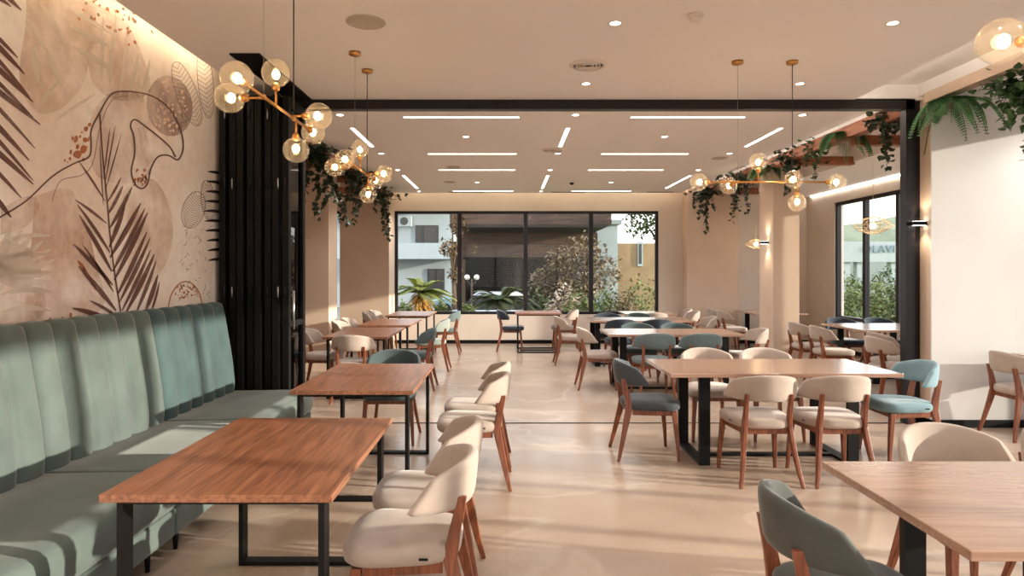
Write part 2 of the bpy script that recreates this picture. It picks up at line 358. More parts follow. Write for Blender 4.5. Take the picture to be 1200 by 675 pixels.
# ------------------------------------------------------------------ mural on the left wall
def mmat(name, rgb, a=1.0, rough=.8, wash=.75):
    m = mat(name, rgb, rough, noise_scale=3, noise_amt=.12, detail=8)
    if a < 1:
        n = m.node_tree.nodes; l = m.node_tree.links; b = n['Principled BSDF']
        t = n.new('ShaderNodeTexCoord'); nz = n.new('ShaderNodeTexNoise'); nz.inputs['Scale'].default_value = 2.6; nz.inputs['Detail'].default_value = 10; nz.inputs['Roughness'].default_value = .62
        mr = n.new('ShaderNodeMapRange'); mr.inputs['From Min'].default_value = .36; mr.inputs['From Max'].default_value = .62; mr.inputs['To Min'].default_value = a*wash; mr.inputs['To Max'].default_value = a
        l.new(t.outputs['Object'], nz.inputs['Vector']); l.new(nz.outputs[0], mr.inputs[0]); l.new(mr.outputs[0], b.inputs['Alpha'])
    return m
def mural_base():
    m = mat('washed pink beige paper', (221, 198, 178), .8)
    n = m.node_tree.nodes; l = m.node_tree.links; b = n['Principled BSDF']; t = n.new('ShaderNodeTexCoord')
    a = n.new('ShaderNodeTexNoise'); a.inputs['Scale'].default_value = 1.1; a.inputs['Detail'].default_value = 5
    r = n.new('ShaderNodeValToRGB'); e = r.color_ramp.elements
    e[0].position = .34; e[0].color = lin((236, 216, 203)); e[1].position = .66; e[1].color = lin((250, 243, 238)); q = e.new(.5); q.color = lin((244, 231, 222))
    a2 = n.new('ShaderNodeTexNoise'); a2.inputs['Scale'].default_value = 14; a2.inputs['Detail'].default_value = 9
    r2 = n.new('ShaderNodeValToRGB'); r2.color_ramp.elements[0].position = .3; r2.color_ramp.elements[0].color = (.86, .84, .82, 1); r2.color_ramp.elements[1].position = .6
    mx = n.new('ShaderNodeMixRGB'); mx.blend_type = 'MULTIPLY'; mx.inputs[0].default_value = .6
    l.new(t.outputs['Object'], a.inputs['Vector']); l.new(t.outputs['Object'], a2.inputs['Vector']); l.new(a.outputs[0], r.inputs[0]); l.new(a2.outputs[0], r2.inputs[0])
    l.new(r.outputs[0], mx.inputs[1]); l.new(r2.outputs[0], mx.inputs[2]); l.new(mx.outputs[0], b.inputs['Base Color'])
    return m
MM = [mural_base(), mmat('ochre wash', (214, 180, 150), .38, wash=.03), mmat('pale cream ink', (244, 232, 218), .55), mmat('rose wash', (208, 172, 156), .34, wash=.06),
      mmat('mauve wash', (170, 136, 126), .6, wash=.3), mmat('brown palm ink', (108, 68, 60), .92), mmat('copper dots', (176, 110, 70)), mmat('thin line ink', (98, 66, 56)),
      mmat('grey line ink', (150, 122, 112), .85), mmat('near black leaf', (34, 26, 26)), mmat('light dots', (232, 206, 186)), mmat('terracotta wash', (212, 170, 144), .5, wash=.05)]
mb = bmesh.new()
def W(px, py, layer):
    d = -XL*FPX/(CX-px)
    return Vector((XL+.003+layer*.00035, d, EYE-(py-CY)*d/FPX))
LAY = [0]
v = [mb.verts.new(p) for p in ((XL+.003, -5.9, 0), (XL+.003, 6.6, 0), (XL+.003, 6.6, 3.7), (XL+.003, -5.9, 3.7))]
mb.faces.new(v).material_index = 0
def mpoly(pts, mi, layer):
    f = mb.faces.new([mb.verts.new(W(x, y, layer)) for x, y in pts]); f.material_index = mi
def sm(pts, n=6):
    o = []
    for i in range(len(pts)-1):
        p0, p1, p2, p3 = pts[max(i-1, 0)], pts[i], pts[i+1], pts[min(i+2, len(pts)-1)]
        for k in range(n):
            t = k/n
            o.append(tuple(.5*(2*p1[j]+(p2[j]-p0[j])*t+(2*p0[j]-5*p1[j]+4*p2[j]-p3[j])*t*t+(3*p1[j]-p0[j]-3*p2[j]+p3[j])*t**3) for j in (0, 1)))
    return o+[pts[-1]]
def mstroke(pts, wd, mi, layer, smooth=True, taper=False):
    if smooth: pts = sm(pts)
    L, R = [], []
    for i, p in enumerate(pts):
        a = Vector(pts[max(i-1, 0)]); b = Vector(pts[min(i+1, len(pts)-1)]); d = (b-a).normalized(); n = Vector((-d.y, d.x))
        k = wd/2*(1 if not taper else max(.12, 1-i/(len(pts)-1)))
        L.append(Vector(p)+n*k); R.append(Vector(p)-n*k)
    for i in range(len(pts)-1):
        f = mb.faces.new([mb.verts.new(W(q.x, q.y, layer)) for q in (L[i], L[i+1], R[i+1], R[i])]); f.material_index = mi
def mleaf(p0, p1, wd, mi, layer, bend=0):
    p0 = Vector(p0); p1 = Vector(p1); d = p1-p0; n = Vector((-d.y, d.x)).normalized(); A, B = [], []
    for k in range(9):
        t = k/8; c = p0+d*t+n*bend*math.sin(PI*t); h = wd/2*math.sin(PI*min(1, t*.9+.06))**.8
        A.append(c+n*h); B.append(c-n*h)
    mpoly([(q.x, q.y) for q in A+B[::-1]], mi, layer)
def mell(cx, cy, rx, ry, mi, layer, rot=0, wob=0, n=20):
    pts = []
    for k in range(n):
        t = 2*PI*k/n; s = 1+wob*random.uniform(-1, 1); x, y = rx*s*math.cos(t), ry*s*math.sin(t)
        pts.append((cx+x*math.cos(rot)-y*math.sin(rot), cy+x*math.sin(rot)+y*math.cos(rot)))
    mpoly(pts, mi, layer)
# washes
mpoly(sm([(28, -60), (100, -70), (112, 30), (104, 70), (96, 100), (70, 128), (40, 130), (22, 90), (30, 20), (28, -60)]), 1, 1)
mpoly(sm([(100, 60), (130, 10), (150, 30), (168, 70), (175, 108), (140, 118), (110, 100), (100, 60)]), 3, 1)
mpoly(sm([(108, 130), (130, 108), (165, 112), (180, 150), (176, 200), (150, 215), (112, 205), (104, 165), (108, 130)]), 3, 2)
mpoly(sm([(40, 230), (80, 222), (100, 260), (112, 310), (120, 360), (70, 380), (30, 378), (35, 300), (40, 230)]), 11, 1)
mpoly(sm([(0, 245), (30, 230), (46, 238), (34, 262), (18, 270), (0, 275)]), 11, 2)
mpoly(sm([(-60, 290), (0, 282), (40, 296), (48, 330), (50, 370), (0, 386), (-60, 390), (-60, 290)]), 11, 3)
mpoly(sm([(140, 225), (178, 210), (200, 250), (198, 300), (172, 335), (150, 330), (150, 270), (140, 225)]), 1, 2)
# pale cut leaves, upper left
for a, b, wd in [((30, 20), (55, 62), 7), ((46, 2), (74, 48), 8), ((52, 55), (72, 100), 8), ((36, 50), (44, 96), 8), ((78, 8), (130, 40), 6), ((82, 30), (128, 55), 8), ((86, 55), (132, 82), 8),
                 ((70, 92), (40, 128), 5), ((135, 15), (128, 100), 5), ((150, 30), (140, 112), 5), ((162, 62), (150, 115), 5), ((120, 20), (118, 98), 5), ((175, 70), (165, 120), 5), ((95, 0), (140, 22), 5), ((65, 140), (110, 110), 4)]:
    mleaf(a, b, wd, 2, 4)
for k in range(9):
    a = -1.25+.2*k; mleaf((-14, 320), (-14+80*math.cos(a), 320+64*math.sin(a)), 9, 2, 5, 5)
for k in range(5):
    mleaf((0, 285+k*20), (58, 276+k*22), 6, 2, 5, -4)
# spotted shapes
mell(198, 124, 27, 36, 4, 5, -.15)
for k in range(60):
    a = random.uniform(0, 6.28); r_ = math.sqrt(random.random())
    mell(197+22*r_*math.cos(a), 124+31*r_*math.sin(a), random.uniform(.8, 1.9), random.uniform(1.2, 2.6), 10, 6, -.2, 0, 8)
for k in range(38):
    a = random.uniform(0, 1); x = 98+a*70+random.uniform(-10, 14); y = 2+a*36+random.uniform(-18, 22)
    mell(x, y, random.uniform(.9, 2.1), random.uniform(1.2, 3.0), 6 if k % 3 else 8, 5, -.5, .1, 9)
for x, y, rx, ry in [(90, 181, 5, 4.6), (97, 175, 4, 5), (88, 163, 2.4, 4.5), (90, 172, 2, 3), (99, 164, 3, 3), (100, 151, 2.4, 3), (95, 155, 1.3, 1.2), (82, 178, 1.4, 3), (84, 162, 1, 2.6), (104, 146, 2, 2.4), (81, 186, 1.6, 2),
                     (97, 187, 2, 1.8), (75, 188, 1, 1.6), (78, 190, 1, 1), (103, 163, 1, 3), (93, 160, 1.3, 1.7), (101, 172, 1, 1)]:
    mell(x, y, rx, ry, 6, 6, .2, .1, 12)
# flowing line drawing
mstroke([(-30, 272), (0, 254), (30, 235), (60, 207), (85, 192), (103, 184), (106, 170), (106, 152), (116, 132), (128, 112), (142, 107), (165, 109), (182, 115), (198, 128), (210, 150), (214, 172), (208, 187), (196, 182), (184, 184), (176, 198), (172, 215), (165, 221), (157, 215), (153, 200), (157, 180), (156, 160), (152, 147), (157, 140), (168, 147), (185, 160), (198, 172), (205, 184)], 1.7, 7, 8)
mstroke([(60, 235), (70, 212), (95, 205), (108, 190), (116, 150), (130, 118), (150, 112)], .9, 8, 8)
for k in range(22):
    mell(164+random.uniform(-8, 8), 208+random.uniform(-9, 9), random.uniform(.8, 2), random.uniform(1, 2.2), 6, 7, 0, .2, 9)
mpoly([(160, 150), (168, 148), (178, 186), (172, 196), (166, 180)], 3, 6)
# tall palm frond in the middle
STEM = sm([(116, 134), (118, 165), (121, 200), (125, 240), (128, 275), (132, 310), (138, 350), (142, 375)])
mstroke([(116, 134), (118, 165), (121, 200), (125, 240), (128, 275), (132, 310), (138, 350), (142, 375)], 1.8, 5, 9)
for b0, tip, wd in [((124, 238), (141, 208), 3), ((125, 252), (143, 218), 4.2), ((128, 267), (154, 219), 5), ((127, 290), (146, 238), 5.5), ((128, 302), (164, 238), 6), ((131, 318), (169, 244), 5), ((133, 328), (172, 249), 6), ((137, 345), (171, 272), 5.5),
                    ((139, 354), (175, 279), 5), ((142, 364), (176, 292), 4.5), ((147, 366), (180, 298), 6), ((158, 368), (182, 306), 4.5), ((169, 366), (184, 322), 5.5), ((176, 366), (186, 330), 3),
                    ((122, 236), (92, 190), 2.5), ((124, 262), (87, 234), 3.5), ((128, 296), (90, 240), 4), ((130, 318), (92, 252), 5), ((131, 334), (85, 286), 5.5), ((132, 342), (97, 288), 3.5), ((135, 364), (91, 312), 6), ((124, 373), (84, 361), 6), ((138, 372), (104, 352), 4)]:
    mleaf(b0, tip, wd, 5, 9, .8)
for a, b in [((122, 215), (134, 148)), ((122, 225), (141, 158)), ((121, 205), (128, 150)), ((120, 240), (116, 170))]: mleaf(a, b, 1.6, 5, 9)
# dark frond leaflets reaching in from the left edge
for k, (y, x2, y2) in enumerate([(48, 20, 68), (58, 28, 87), (74, 34, 114), (84, 38, 120), (100, 38, 138), (110, 46, 146), (130, 40, 174), (152, 33, 188), (168, 38, 212), (182, 38, 216), (206, 24, 232), (240, 12, 255), (0, 12, 8), (-10, 24, 12)]):
    d = Vector((x2, y2-y)); mleaf((-d.x*1.5-6, y-d.y*1.5), (x2, y2), 7 if k % 2 else 5, 5, 8, -2)
mstroke([(-200, -80), (-120, 60), (-60, 200), (-30, 330)], 4, 5, 8)
# outlined leaves by the folding doors
for c, rx, ry, rot in [((218, 110), 12, 40, -.35), ((240, 95), 9, 44, -.1), ((226, 246), 13, 22, .3), ((243, 235), 8, 24, -.1)]:
    pts = [(c[0]+rx*math.cos(t)*math.cos(rot)-ry*math.sin(t)*math.sin(rot), c[1]+rx*math.cos(t)*math.sin(rot)+ry*math.sin(t)*math.cos(rot)) for t in [2*PI*k/24 for k in range(25)]]
    mstroke(pts, .7, 8, 8, False)
    for s in range(-7, 8):
        y = s/8; h = math.sqrt(1-y*y)*rx
        q = lambda x, yy: (c[0]+x*math.cos(rot)-yy*math.sin(rot), c[1]+x*math.sin(rot)+yy*math.cos(rot))
        mstroke([q(0, ry*y+4), q(h*.95, ry*y-3)], .5, 8, 8, False); mstroke([q(0, ry*y+4), q(-h*.95, ry*y-3)], .5, 8, 8, False)
for k in range(40):
    x = random.uniform(208, 246); y = random.uniform(265, 350); mstroke([(x, y), (x+random.uniform(-5, 5), y+random.uniform(-6, 6))], .5, 8, 7, False)
mstroke([(196, 362), (200, 345), (210, 332), (222, 331), (232, 342), (236, 356)], 1.4, 6, 8)
for k in range(40):
    x = random.uniform(204, 231); y = random.uniform(334, 350); mell(x, y, random.uniform(.7, 1.6), random.uniform(.7, 1.6), 6, 7, 0, .2, 7)
for k in range(10):
    y = 205+k*9; mleaf((262, y+k*2), (238+abs(k-4)*1.1, y-4+k*2.6), 3.4, 9, 9, 1)
for x, y in ((82, 369), (72, 374), (58, 375)): mell(x, y, 2, 3, 6, 6, 0, .1, 10)
for a, b in (((100, 318), (90, 305)), ((112, 340), (96, 312)), ((118, 368), (84, 362))): mleaf(a, b, 4, 6, 7)
o = obj('wall_mural', mb, MM); tag(o, 'pink beige palm leaf mural covering the left wall above the banquette', 'mural')

# ------------------------------------------------------------------ ceiling fittings
def downlight(x, y, z, label, energy):
    t = thing('recessed_downlight', label, 'light', (x, y, z), 0, 'recessed ceiling downlights')
    bm = bmesh.new(); lathe(bm, [(.036, -.002), (.052, -.004), (.055, .002), (.036, .003)], n=24, ring=True); obj('trim_ring', bm, M['white_plastic'], t)
    bm = bmesh.new(); lathe(bm, [(.0375, -.0015), (.0375, .002)], n=24); obj('lens', bm, M['spot_face'], t)
    ld = bpy.data.lights.new('downlight_beam', 'SPOT'); ld.energy = energy; ld.spot_size = math.radians(125); ld.spot_blend = .8; ld.shadow_soft_size = .05; ld.color = (1.0, .965, .92)
    lo = bpy.data.objects.new('downlight_beam', ld); COL.objects.link(lo); lo.parent = t; lo.location = (0, 0, -.03)
    return t
for x, y, s in [(.755, 4.52, 'centre of the front ceiling, nearer the camera'), (.73, 5.98, 'front ceiling just behind the round air vent'), (2.70, 5.98, 'front ceiling beside the right chandelier cord'), (2.69, 4.52, 'front ceiling at the far right, nearer the camera')]:
    downlight(x, y, ZF, 'recessed downlight in the '+s, SPOT_FRONT)
for y, q in ((1.6, 'just ahead of the camera'), (-1.0, 'behind the camera'), (-3.5, 'by the storefront')):  # unseen downlights added to brighten the front room
    for x, s in ((-.9, 'left'), (1.1, 'centre'), (2.7, 'right')): downlight(x, y, ZF, 'added unseen downlight over the front room %s, %s one' % (q, s), SPOT_FRONT)
for y, q in ((5.75, 'nearest the white wall'), (4.0, 'middle'), (2.2, 'nearest the camera')): downlight(5.3, y, 3.34, 'added unseen downlight in the right bay of the front room, '+q, SPOT_FRONT)  # unseen bay downlights added to lift the white wall
row_names = {6.8: 'first row behind the black header', 7.9: 'second row behind the black header', 9.03: 'third row behind the black header', 10.5: 'fourth row behind the black header', 11.95: 'fifth row behind the black header', 13.3: 'last row before the back window'}
for y, xs in {6.8: (-1.75, .72, 3.1), 7.9: (-.5, 1.92), 9.03: (-1.75, .71, 3.1), 10.5: (-1.77, .70, 3.1), 11.95: (-.55, 1.92), 13.3: (-1.8, .70)}.items():
    nm = ('left', 'middle', 'right') if len(xs) == 3 else ('left', 'right')
    for x, s in zip(xs, nm): downlight(x, y, ZR, 'recessed downlight, %s one in the %s' % (s, row_names[y]), SPOT_REAR)
def led_line(x0, x1, y0, y1, label):
    t = thing('linear_light', label, 'light', ((x0+x1)/2, (y0+y1)/2, ZR), 0, 'recessed linear ceiling lights')
    hx, hy = (x1-x0)/2, (y1-y0)/2
    bm = bmesh.new(); box(bm, -hx, hx, -hy, hy, -.003, .003); obj('diffuser', bm, M['led'], t)
    bm = bmesh.new(); e = .008
    box(bm, -hx-e, hx+e, -hy-e, -hy, -.002, .003); box(bm, -hx-e, hx+e, hy, hy+e, -.002, .003); box(bm, -hx-e, -hx, -hy, hy, -.002, .003); box(bm, hx, hx+e, -hy, hy, -.002, .003)
    obj('trim_frame', bm, M['white_plastic'], t)
for y, s in ((6.88, 'nearest the black header'), (9.03, 'second from the black header'), (10.47, 'third from the black header'), (13.2, 'nearest the back window')):
    led_line(-1.10, .13, y, y+.045, 'long crosswise ceiling light on the left, '+s)
    led_line(1.32, 2.53, y, y+.045, 'long crosswise ceiling light on the right, '+s)
for x, s in ((-1.77, 'left'), (.70, 'middle'), (3.14, 'right')):
    led_line(x-.022, x+.022, 7.42, 8.52, 'lengthwise ceiling light strip, %s one nearer the camera' % s)
    led_line(x-.022, x+.022, 11.1, 12.8, 'lengthwise ceiling light strip, %s one farther back' % s)
# round flush speakers and vents
def disc(x, y, z, r, label, name, cat, m):
    bm = bmesh.new(); lathe(bm, [(r, .002), (r, -.004), (r*.93, -.007), (r*.90, -.004), (.002, -.004)], n=40)
    o = obj(name, bm, m, loc=(x, y, z)); tag(o, label, cat)
disc(-.98, 4.5, ZF, .136, 'round flush grey speaker in the front left ceiling', 'ceiling_speaker', 'speaker', M['grey_grille'])
for x, y, s in ((-.84, 10.2, 'left'), (3.08, 9.4, 'right')): disc(x, y, ZR, .11, 'small round flush speaker in the rear ceiling on the '+s, 'ceiling_speaker', 'speaker', M['grey_grille'])
disc(-1.05, 11.9, ZR, .11, 'small round flush speaker far back in the left rear ceiling', 'ceiling_speaker', 'speaker', M['grey_grille'])
def diffuser(x, y, z, r, label):
    t = thing('air_diffuser', label, 'vent', (x, y, z), 0, 'round ceiling air diffusers')
    bm = bmesh.new(); lathe(bm, [(r, .002), (r, -.006), (r*.86, -.02), (r*.80, -.006)], n=40, ring=True); obj('rim', bm, M['white_plastic'], t)
    bm = bmesh.new(); lathe(bm, [(r*.8, .001), (r*.8, -.001), (.002, -.001)], n=40); obj('throat', bm, M['dark_slot'], t)
    for k, q in enumerate((.68, .5, .32)):
        bm = bmesh.new(); lathe(bm, [(r*q, -.004), (r*(q-.02), -.018), (r*(q-.13), -.006)], n=40, ring=True); obj('louvre_ring', bm, M['white_plastic'], t)
diffuser(.68, 5.43, ZF, .155, 'round louvred air vent in the front ceiling')
diffuser(.62, 8.75, ZR, .15, 'round louvred air vent in the rear ceiling')
t = thing('smoke_detector', 'white smoke detector on the front ceiling right of centre', 'detector', (1.27, 4.37, ZF))
bm = bmesh.new(); lathe(bm, [(.055, .002), (.055, -.012), (.042, -.02)], n=28); obj('base', bm, M['white_plastic'], t)
bm = bmesh.new(); lathe(bm, [(.04, -.018), (.04, -.038), (.026, -.05), (.002, -.052)], n=28); obj('sensor_cap', bm, M['white_plastic'], t)
for x0, x1, s in ((-1.22, -.48, 'left'), (.92, 1.62, 'middle'), (2.9, 3.45, 'right')):
    t = thing('slot_vent', 'dark slot air vent before the back window, %s one' % s, 'vent', ((x0+x1)/2, 13.42, ZR), 0, 'slot air vents')
    h = (x1-x0)/2; bm = bmesh.new(); box(bm, -h, h, -.05, .05, -.003, .003); obj('slot', bm, M['dark_slot'], t)
    bm = bmesh.new(); box(bm, -h, h, -.006, .006, -.006, -.003); obj('blade', bm, M['black'], t)
bm = bmesh.new(); lathe(bm, [(.04, .002), (.04, -.02), (.02, -.04), (.002, -.042)], n=20); o = obj('ceiling_sensor', bm, M['dark_slot'], loc=(1.2, 12.0, ZR)); tag(o, 'small dark sensor on the rear ceiling near the back window', 'sensor')

# ------------------------------------------------------------------ chandeliers
GR = .072
def chandelier(loc, rz, top, label):
    L = .55
    t = thing('globe_chandelier', label, 'chandelier', loc, rz, 'brass globe chandeliers')
    bm = bmesh.new(); tube(bm, [(0, -L+.06, 0), (0, L-.06, 0)], .0085, 10)
    for y in (-.25, .2): ball(bm, (0, y, 0), .014, 12, 8)
    obj('rod', bm, M['brass'], t)
    sp = [((0, -L, 0), (0, -1, 0), 0), ((0, L, 0), (0, 1, 0), 0), ((-.14, -.27, -.01), (-1, 0, 0), .14), ((0, -.08, .15), (0, 0, 1), .15), ((.14, .14, 0), (1, 0, 0), .14), ((0, .24, -.15), (0, 0, -1), .15)]
    for c, d, ln in sp:
        c = Vector(c); d = Vector(d); s = c-d*ln if ln else c-d*.08
        bm = bmesh.new(); e = c-d*.045; tube(bm, [s, e], .006, 8); tube(bm, [e-d*.03, e-d*.02, e, e+d*.012], [.010, .019, .021, .014], 14)
        a = obj('arm', bm, M['brass'], t)
        bm = bmesh.new(); ball(bm, c+d*.02, GR, 28, 18); g = obj('globe', bm, M['globe'], t)
        bm = bmesh.new(); ball(bm, c+d*.012, .019, 14, 10, 0, 1.25); obj('bulb', bm, M['bulb'], g)
    for y, cab, r_ in ((-.25, 'wire', .0012), (.2, 'cable', .0035)):
        bm = bmesh.new(); tube(bm, [(0, y, .01), (0, y, top-loc[2]-.02)], r_, 6); obj('suspension_cord', bm, M[cab], t)
        bm = bmesh.new(); lathe(bm, [(.046, 0), (.046, -.022), (.04, -.026), (.002, -.026)], (0, y, top-loc[2]), 24); obj('ceiling_canopy', bm, M['brass'], t)
    return t
chandelier((-1.2, 3.45, 2.40), 0, ZF, 'near left brass chandelier of clear globes above the front banquette table')
chandelier((-1.2, 5.37, 2.37), 0, ZF, 'second left brass globe chandelier, hanging above the farther banquette table')
chandelier((2.15, 5.34, 2.275), -PI/2, ZF, 'brass globe chandelier above the big table with six chairs')
chandelier((2.17, 2.1, 2.285), -PI/2, ZF, 'brass globe chandelier cut off at the top right corner')

# woven wire pendants in the right bay
M['rattan'] = mat('pale woven wire', (222, 200, 170), .6, noise_scale=30, noise_amt=.15)
def woven(loc, R_, H, label, top):
    t = thing('woven_pendant', label, 'pendant lamp', loc, 0, 'woven pendant lamps')
    bm = bmesh.new()
    prof = [(.12, .5), (.45, .42), (.85, .18), (1, 0), (.85, -.16), (.5, -.32), (.25, -.42)]
    for k in range(22):
        a0 = 2*PI*k/22
        for tw in (.45, -.45):
            tube(bm, [(r*R_*math.cos(a0+tw*i/6), r*R_*math.sin(a0+tw*i/6), z*H) for i, (r, z) in enumerate(prof)], .0022, 4)
    for r, z in prof: tube(bm, [(r*R_*math.cos(2*PI*k/28), r*R_*math.sin(2*PI*k/28), z*H) for k in range(29)], .003, 5)
    obj('lamp_shade', bm, M['rattan'], t)
    bm = bmesh.new(); ball(bm, (0, 0, 0), .04, 14, 10); obj('bulb', bm, M['bulb'], t)
    bm = bmesh.new(); tube(bm, [(0, 0, .03), (0, 0, top-loc[2])], .003, 6); obj('cord', bm, M['rattan'], t)
woven((5.25, 9.3, 2.19), .26, .26, 'woven wire pendant lamp hanging before the right-hand window', 3.12)
woven((4.88, 12.7, 2.07), .2, .2, 'small woven pendant lamp beside the far right pillar', 3.34)

# wall sconces
def sconce(loc, label, e):
    t = thing('wall_sconce', label, 'wall lamp', loc, 0, 'up and down wall sconces')
    bm = bmesh.new(); box(bm, -.13, 0, -.03, .03, -.02, .02); obj('body', bm, M['black'], t, bevel=.004)
    for z in (.021, -.021):
        bm = bmesh.new(); box(bm, -.12, -.01, -.022, .022, z-.001, z+.001); obj('lens', bm, M['spot_face'], t)
        ld = bpy.data.lights.new('sconce_beam', 'SPOT'); ld.energy = e; ld.spot_size = 1.6; ld.spot_blend = .8; ld.color = (1, .82, .58); ld.shadow_soft_size = .03
        lo = bpy.data.objects.new('sconce_beam', ld); COL.objects.link(lo); lo.parent = t; lo.location = (-.07, 0, z*1.6); lo.rotation_euler = (0 if z < 0 else PI, 0, 0)
sconce((XP, 6.49, 2.02), 'small black wall sconce on the front right pillar', 6)
sconce((XP, 10.4, 2.0), 'small black wall sconce on the far right pillar', 9)

# ------------------------------------------------------------------ banquette
def module(y0, label, mback):
    Wd = 1.2; t = thing('banquette_section', label, 'banquette', (0, y0, 0), 0, 'green velvet banquette sections')
    # seat cushion
    bm = bmesh.new(); ring = [(-2.58, .27), (-1.80, .27), (-1.765, .285), (-1.745, .32), (-1.742, .40), (-1.755, .445), (-1.79, .468), (-1.9, .476), (-2.2, .472), (-2.58, .465)]
    R = []
    for y, k in ((.004, .93), (.012, .98), (.03, 1), (.3, 1), (.6, 1.002), (.9, 1), (Wd-.03, 1), (Wd-.012, .98), (Wd-.004, .93)):
        R.append([(-2.16+(x+2.16)*(k if k < 1 else 1), y, .37+(z-.37)*k) for x, z in ring])
    loft(bm, R); obj('seat_cushion', bm, M['sage'], t)
    bm = bmesh.new(); box(bm, -2.62, -1.765, .006, Wd-.006, .13, .275); obj('base', bm, M['sage'], t, bevel=.012)
    # channelled back: six vertical pads
    n = 6; cw = Wd/n; steps = 8; prof = []
    bm = bmesh.new(); cols = []
    zs = [.46, .55, .7, .85, 1.0, 1.1, 1.17, 1.22, 1.25, 1.262, 1.25, 1.2]
    xf = [-2.455, -2.450, -2.465, -2.487, -2.513, -2.531, -2.545, -2.556, -2.572, -2.605, -2.65, -2.685]
    for c in range(n):
        for s in range(steps+1):
            u = s/steps; b = math.sin(PI*u)**.34*.052
            y = .003+c*cw+u*cw*(1 if c < n-1 else .985)
            cols.append([(max(-2.688, x-.034+b*(1 if i < 9 else .5)), y, z-(.012-b*.35 if i >= 8 else 0)) for i, (x, z) in enumerate(zip(xf, zs))])
    loft(bm, cols, False, closed=False)
    # close the two ends
    for y, ci in ((.003, 0), (cols[-1][0][1], -1)):
        pts = [bm.verts.new(p) for p in cols[ci]]+[bm.verts.new((-2.689, y, 1.2)), bm.verts.new((-2.689, y, .46))]
        try: bm.faces.new(pts)
        except Exception: pass
    bmesh.ops.remove_doubles(bm, verts=bm.verts, dist=1e-5)
    obj('backrest', bm, mback, t)
    for x, y in ((-1.84, .14), (-1.84, Wd-.14), (-2.5, .14), (-2.5, Wd-.14)):
        bm = bmesh.new(); tube(bm, [(x, y, 0), (x, y, .14)], [.011, .019], 12); obj('leg', bm, M['black'], t)
    return t
module(2.26, 'sage velvet banquette section nearest the camera', M['sage'])
module(3.46, 'middle sage velvet banquette section beside the front table', M['sage'])
module(4.66, 'far end banquette section with shade painted into its back, next to the folded doors', M['sage_shaded'])

# ------------------------------------------------------------------ tables
def table_steel(cx, y0, wx, ly, label, group='walnut tables with thin black steel frames', stretcher=False):
    t = thing('dining_table', label, 'table', (cx, y0+ly/2, 0), 0, group)
    hx, hy = wx/2, ly/2
    bm = bmesh.new(); box(bm, -hx, hx, -hy, hy, .722, .75); obj('tabletop', bm, M['walnut'], t, bevel=.003)
    xl = hx-.05
    for y in (-hy+.075, hy-.075):
        bm = bmesh.new()
        for s in (-1, 1): box(bm, s*xl-.011, s*xl+.011, y-.033, y+.033, 0, .722)
        box(bm, -xl+.011, xl-.011, y-.033, y+.033, 0, .02); box(bm, -xl+.011, xl-.011, y-.033, y+.033, .702, .7215)
        obj('leg_frame', bm, M['black'], t)
    return t
table_steel(-1.03, 2.29, .825, 1.21, 'walnut topped table nearest the camera beside the banquette', )
table_steel(-1.03, 4.29, .82, 1.27, 'second walnut table by the banquette, in front of the folded doors')
table_steel(-1.83, 7.8, .78, 1.35, 'walnut table in the left back row, nearest of its three')
table_steel(-1.80, 9.5, .76, 1.3, 'walnut table in the left back row, middle of its three')
table_steel(-1.78, 11.55, .78, 1.35, 'walnut table in the left back row, under the white building window')
t7 = table_steel(.60, 12.2, .88, .85, 'single walnut table standing alone at the centre of the back window')
bm = bmesh.new(); box(bm, -.35, .35, -.018, .018, 0, .02); obj('stretcher', bm, M['black'], t7)

def table_wide(cx, y0, lx, wy, label, inset=.33, m='walnut_reflect', group='large rectangular tables on broad black legs'):
    t = thing('dining_table', label, 'table', (cx, y0+wy/2, 0), 0, group)
    hx, hy = lx/2, wy/2
    bm = bmesh.new(); box(bm, -hx, hx, -hy, hy, .72, .75); obj('tabletop', bm, M[m], t, bevel=.003)
    for s in (-1, 1):
        x = s*(hx-inset); bm = bmesh.new()
        for y in (-hy+.16, hy-.08): box(bm, x-.043, x+.043, y-.018, y+.018, 0, .72)
        box(bm, x-.043, x+.043, -hy+.178, hy-.098, 0, .022); box(bm, x-.043, x+.043, -hy+.178, hy-.098, .70, .7195)
        obj('leg_frame', bm, M['black'], t)
    bm = bmesh.new(); box(bm, -hx+inset+.043, hx-inset-.043, -.03, .03, .0, .022); obj('stretcher', bm, M['black'], t)
    return t
table_wide(2.21, 1.83, 1.80, .87, 'large foreground table cut off by the right edge of the photo')
table_wide(2.16, 5.0, 1.80, .86, 'big table with six chairs under the right globe chandelier', .31)
table_wide(2.13, 8.1, 1.70, .86, 'long table just behind the threshold, second from front on the right', .2)
table_wide(2.18, 10.35, 1.66, .85, 'long table third from front on the right, before the window table', .12)
table_wide(2.68, 12.05, .95, .85, 'small table at the right end of the back window', .2)
table_wide(5.15, 12.15, 1.0, 1.15, 'table tucked in the far right corner behind the pillar', .25)
table_wide(5.45, 8.7, 1.30, 1.2, 'table beside the right-hand window under the woven pendant', .25)
table_wide(5.50, 7.25, 1.2, .85, 'table by the right window half hidden behind the black post', .25)
table_wide(5.60, 5.55, 1.45, .72, 'table at the white wall cut off by the right edge', .25)

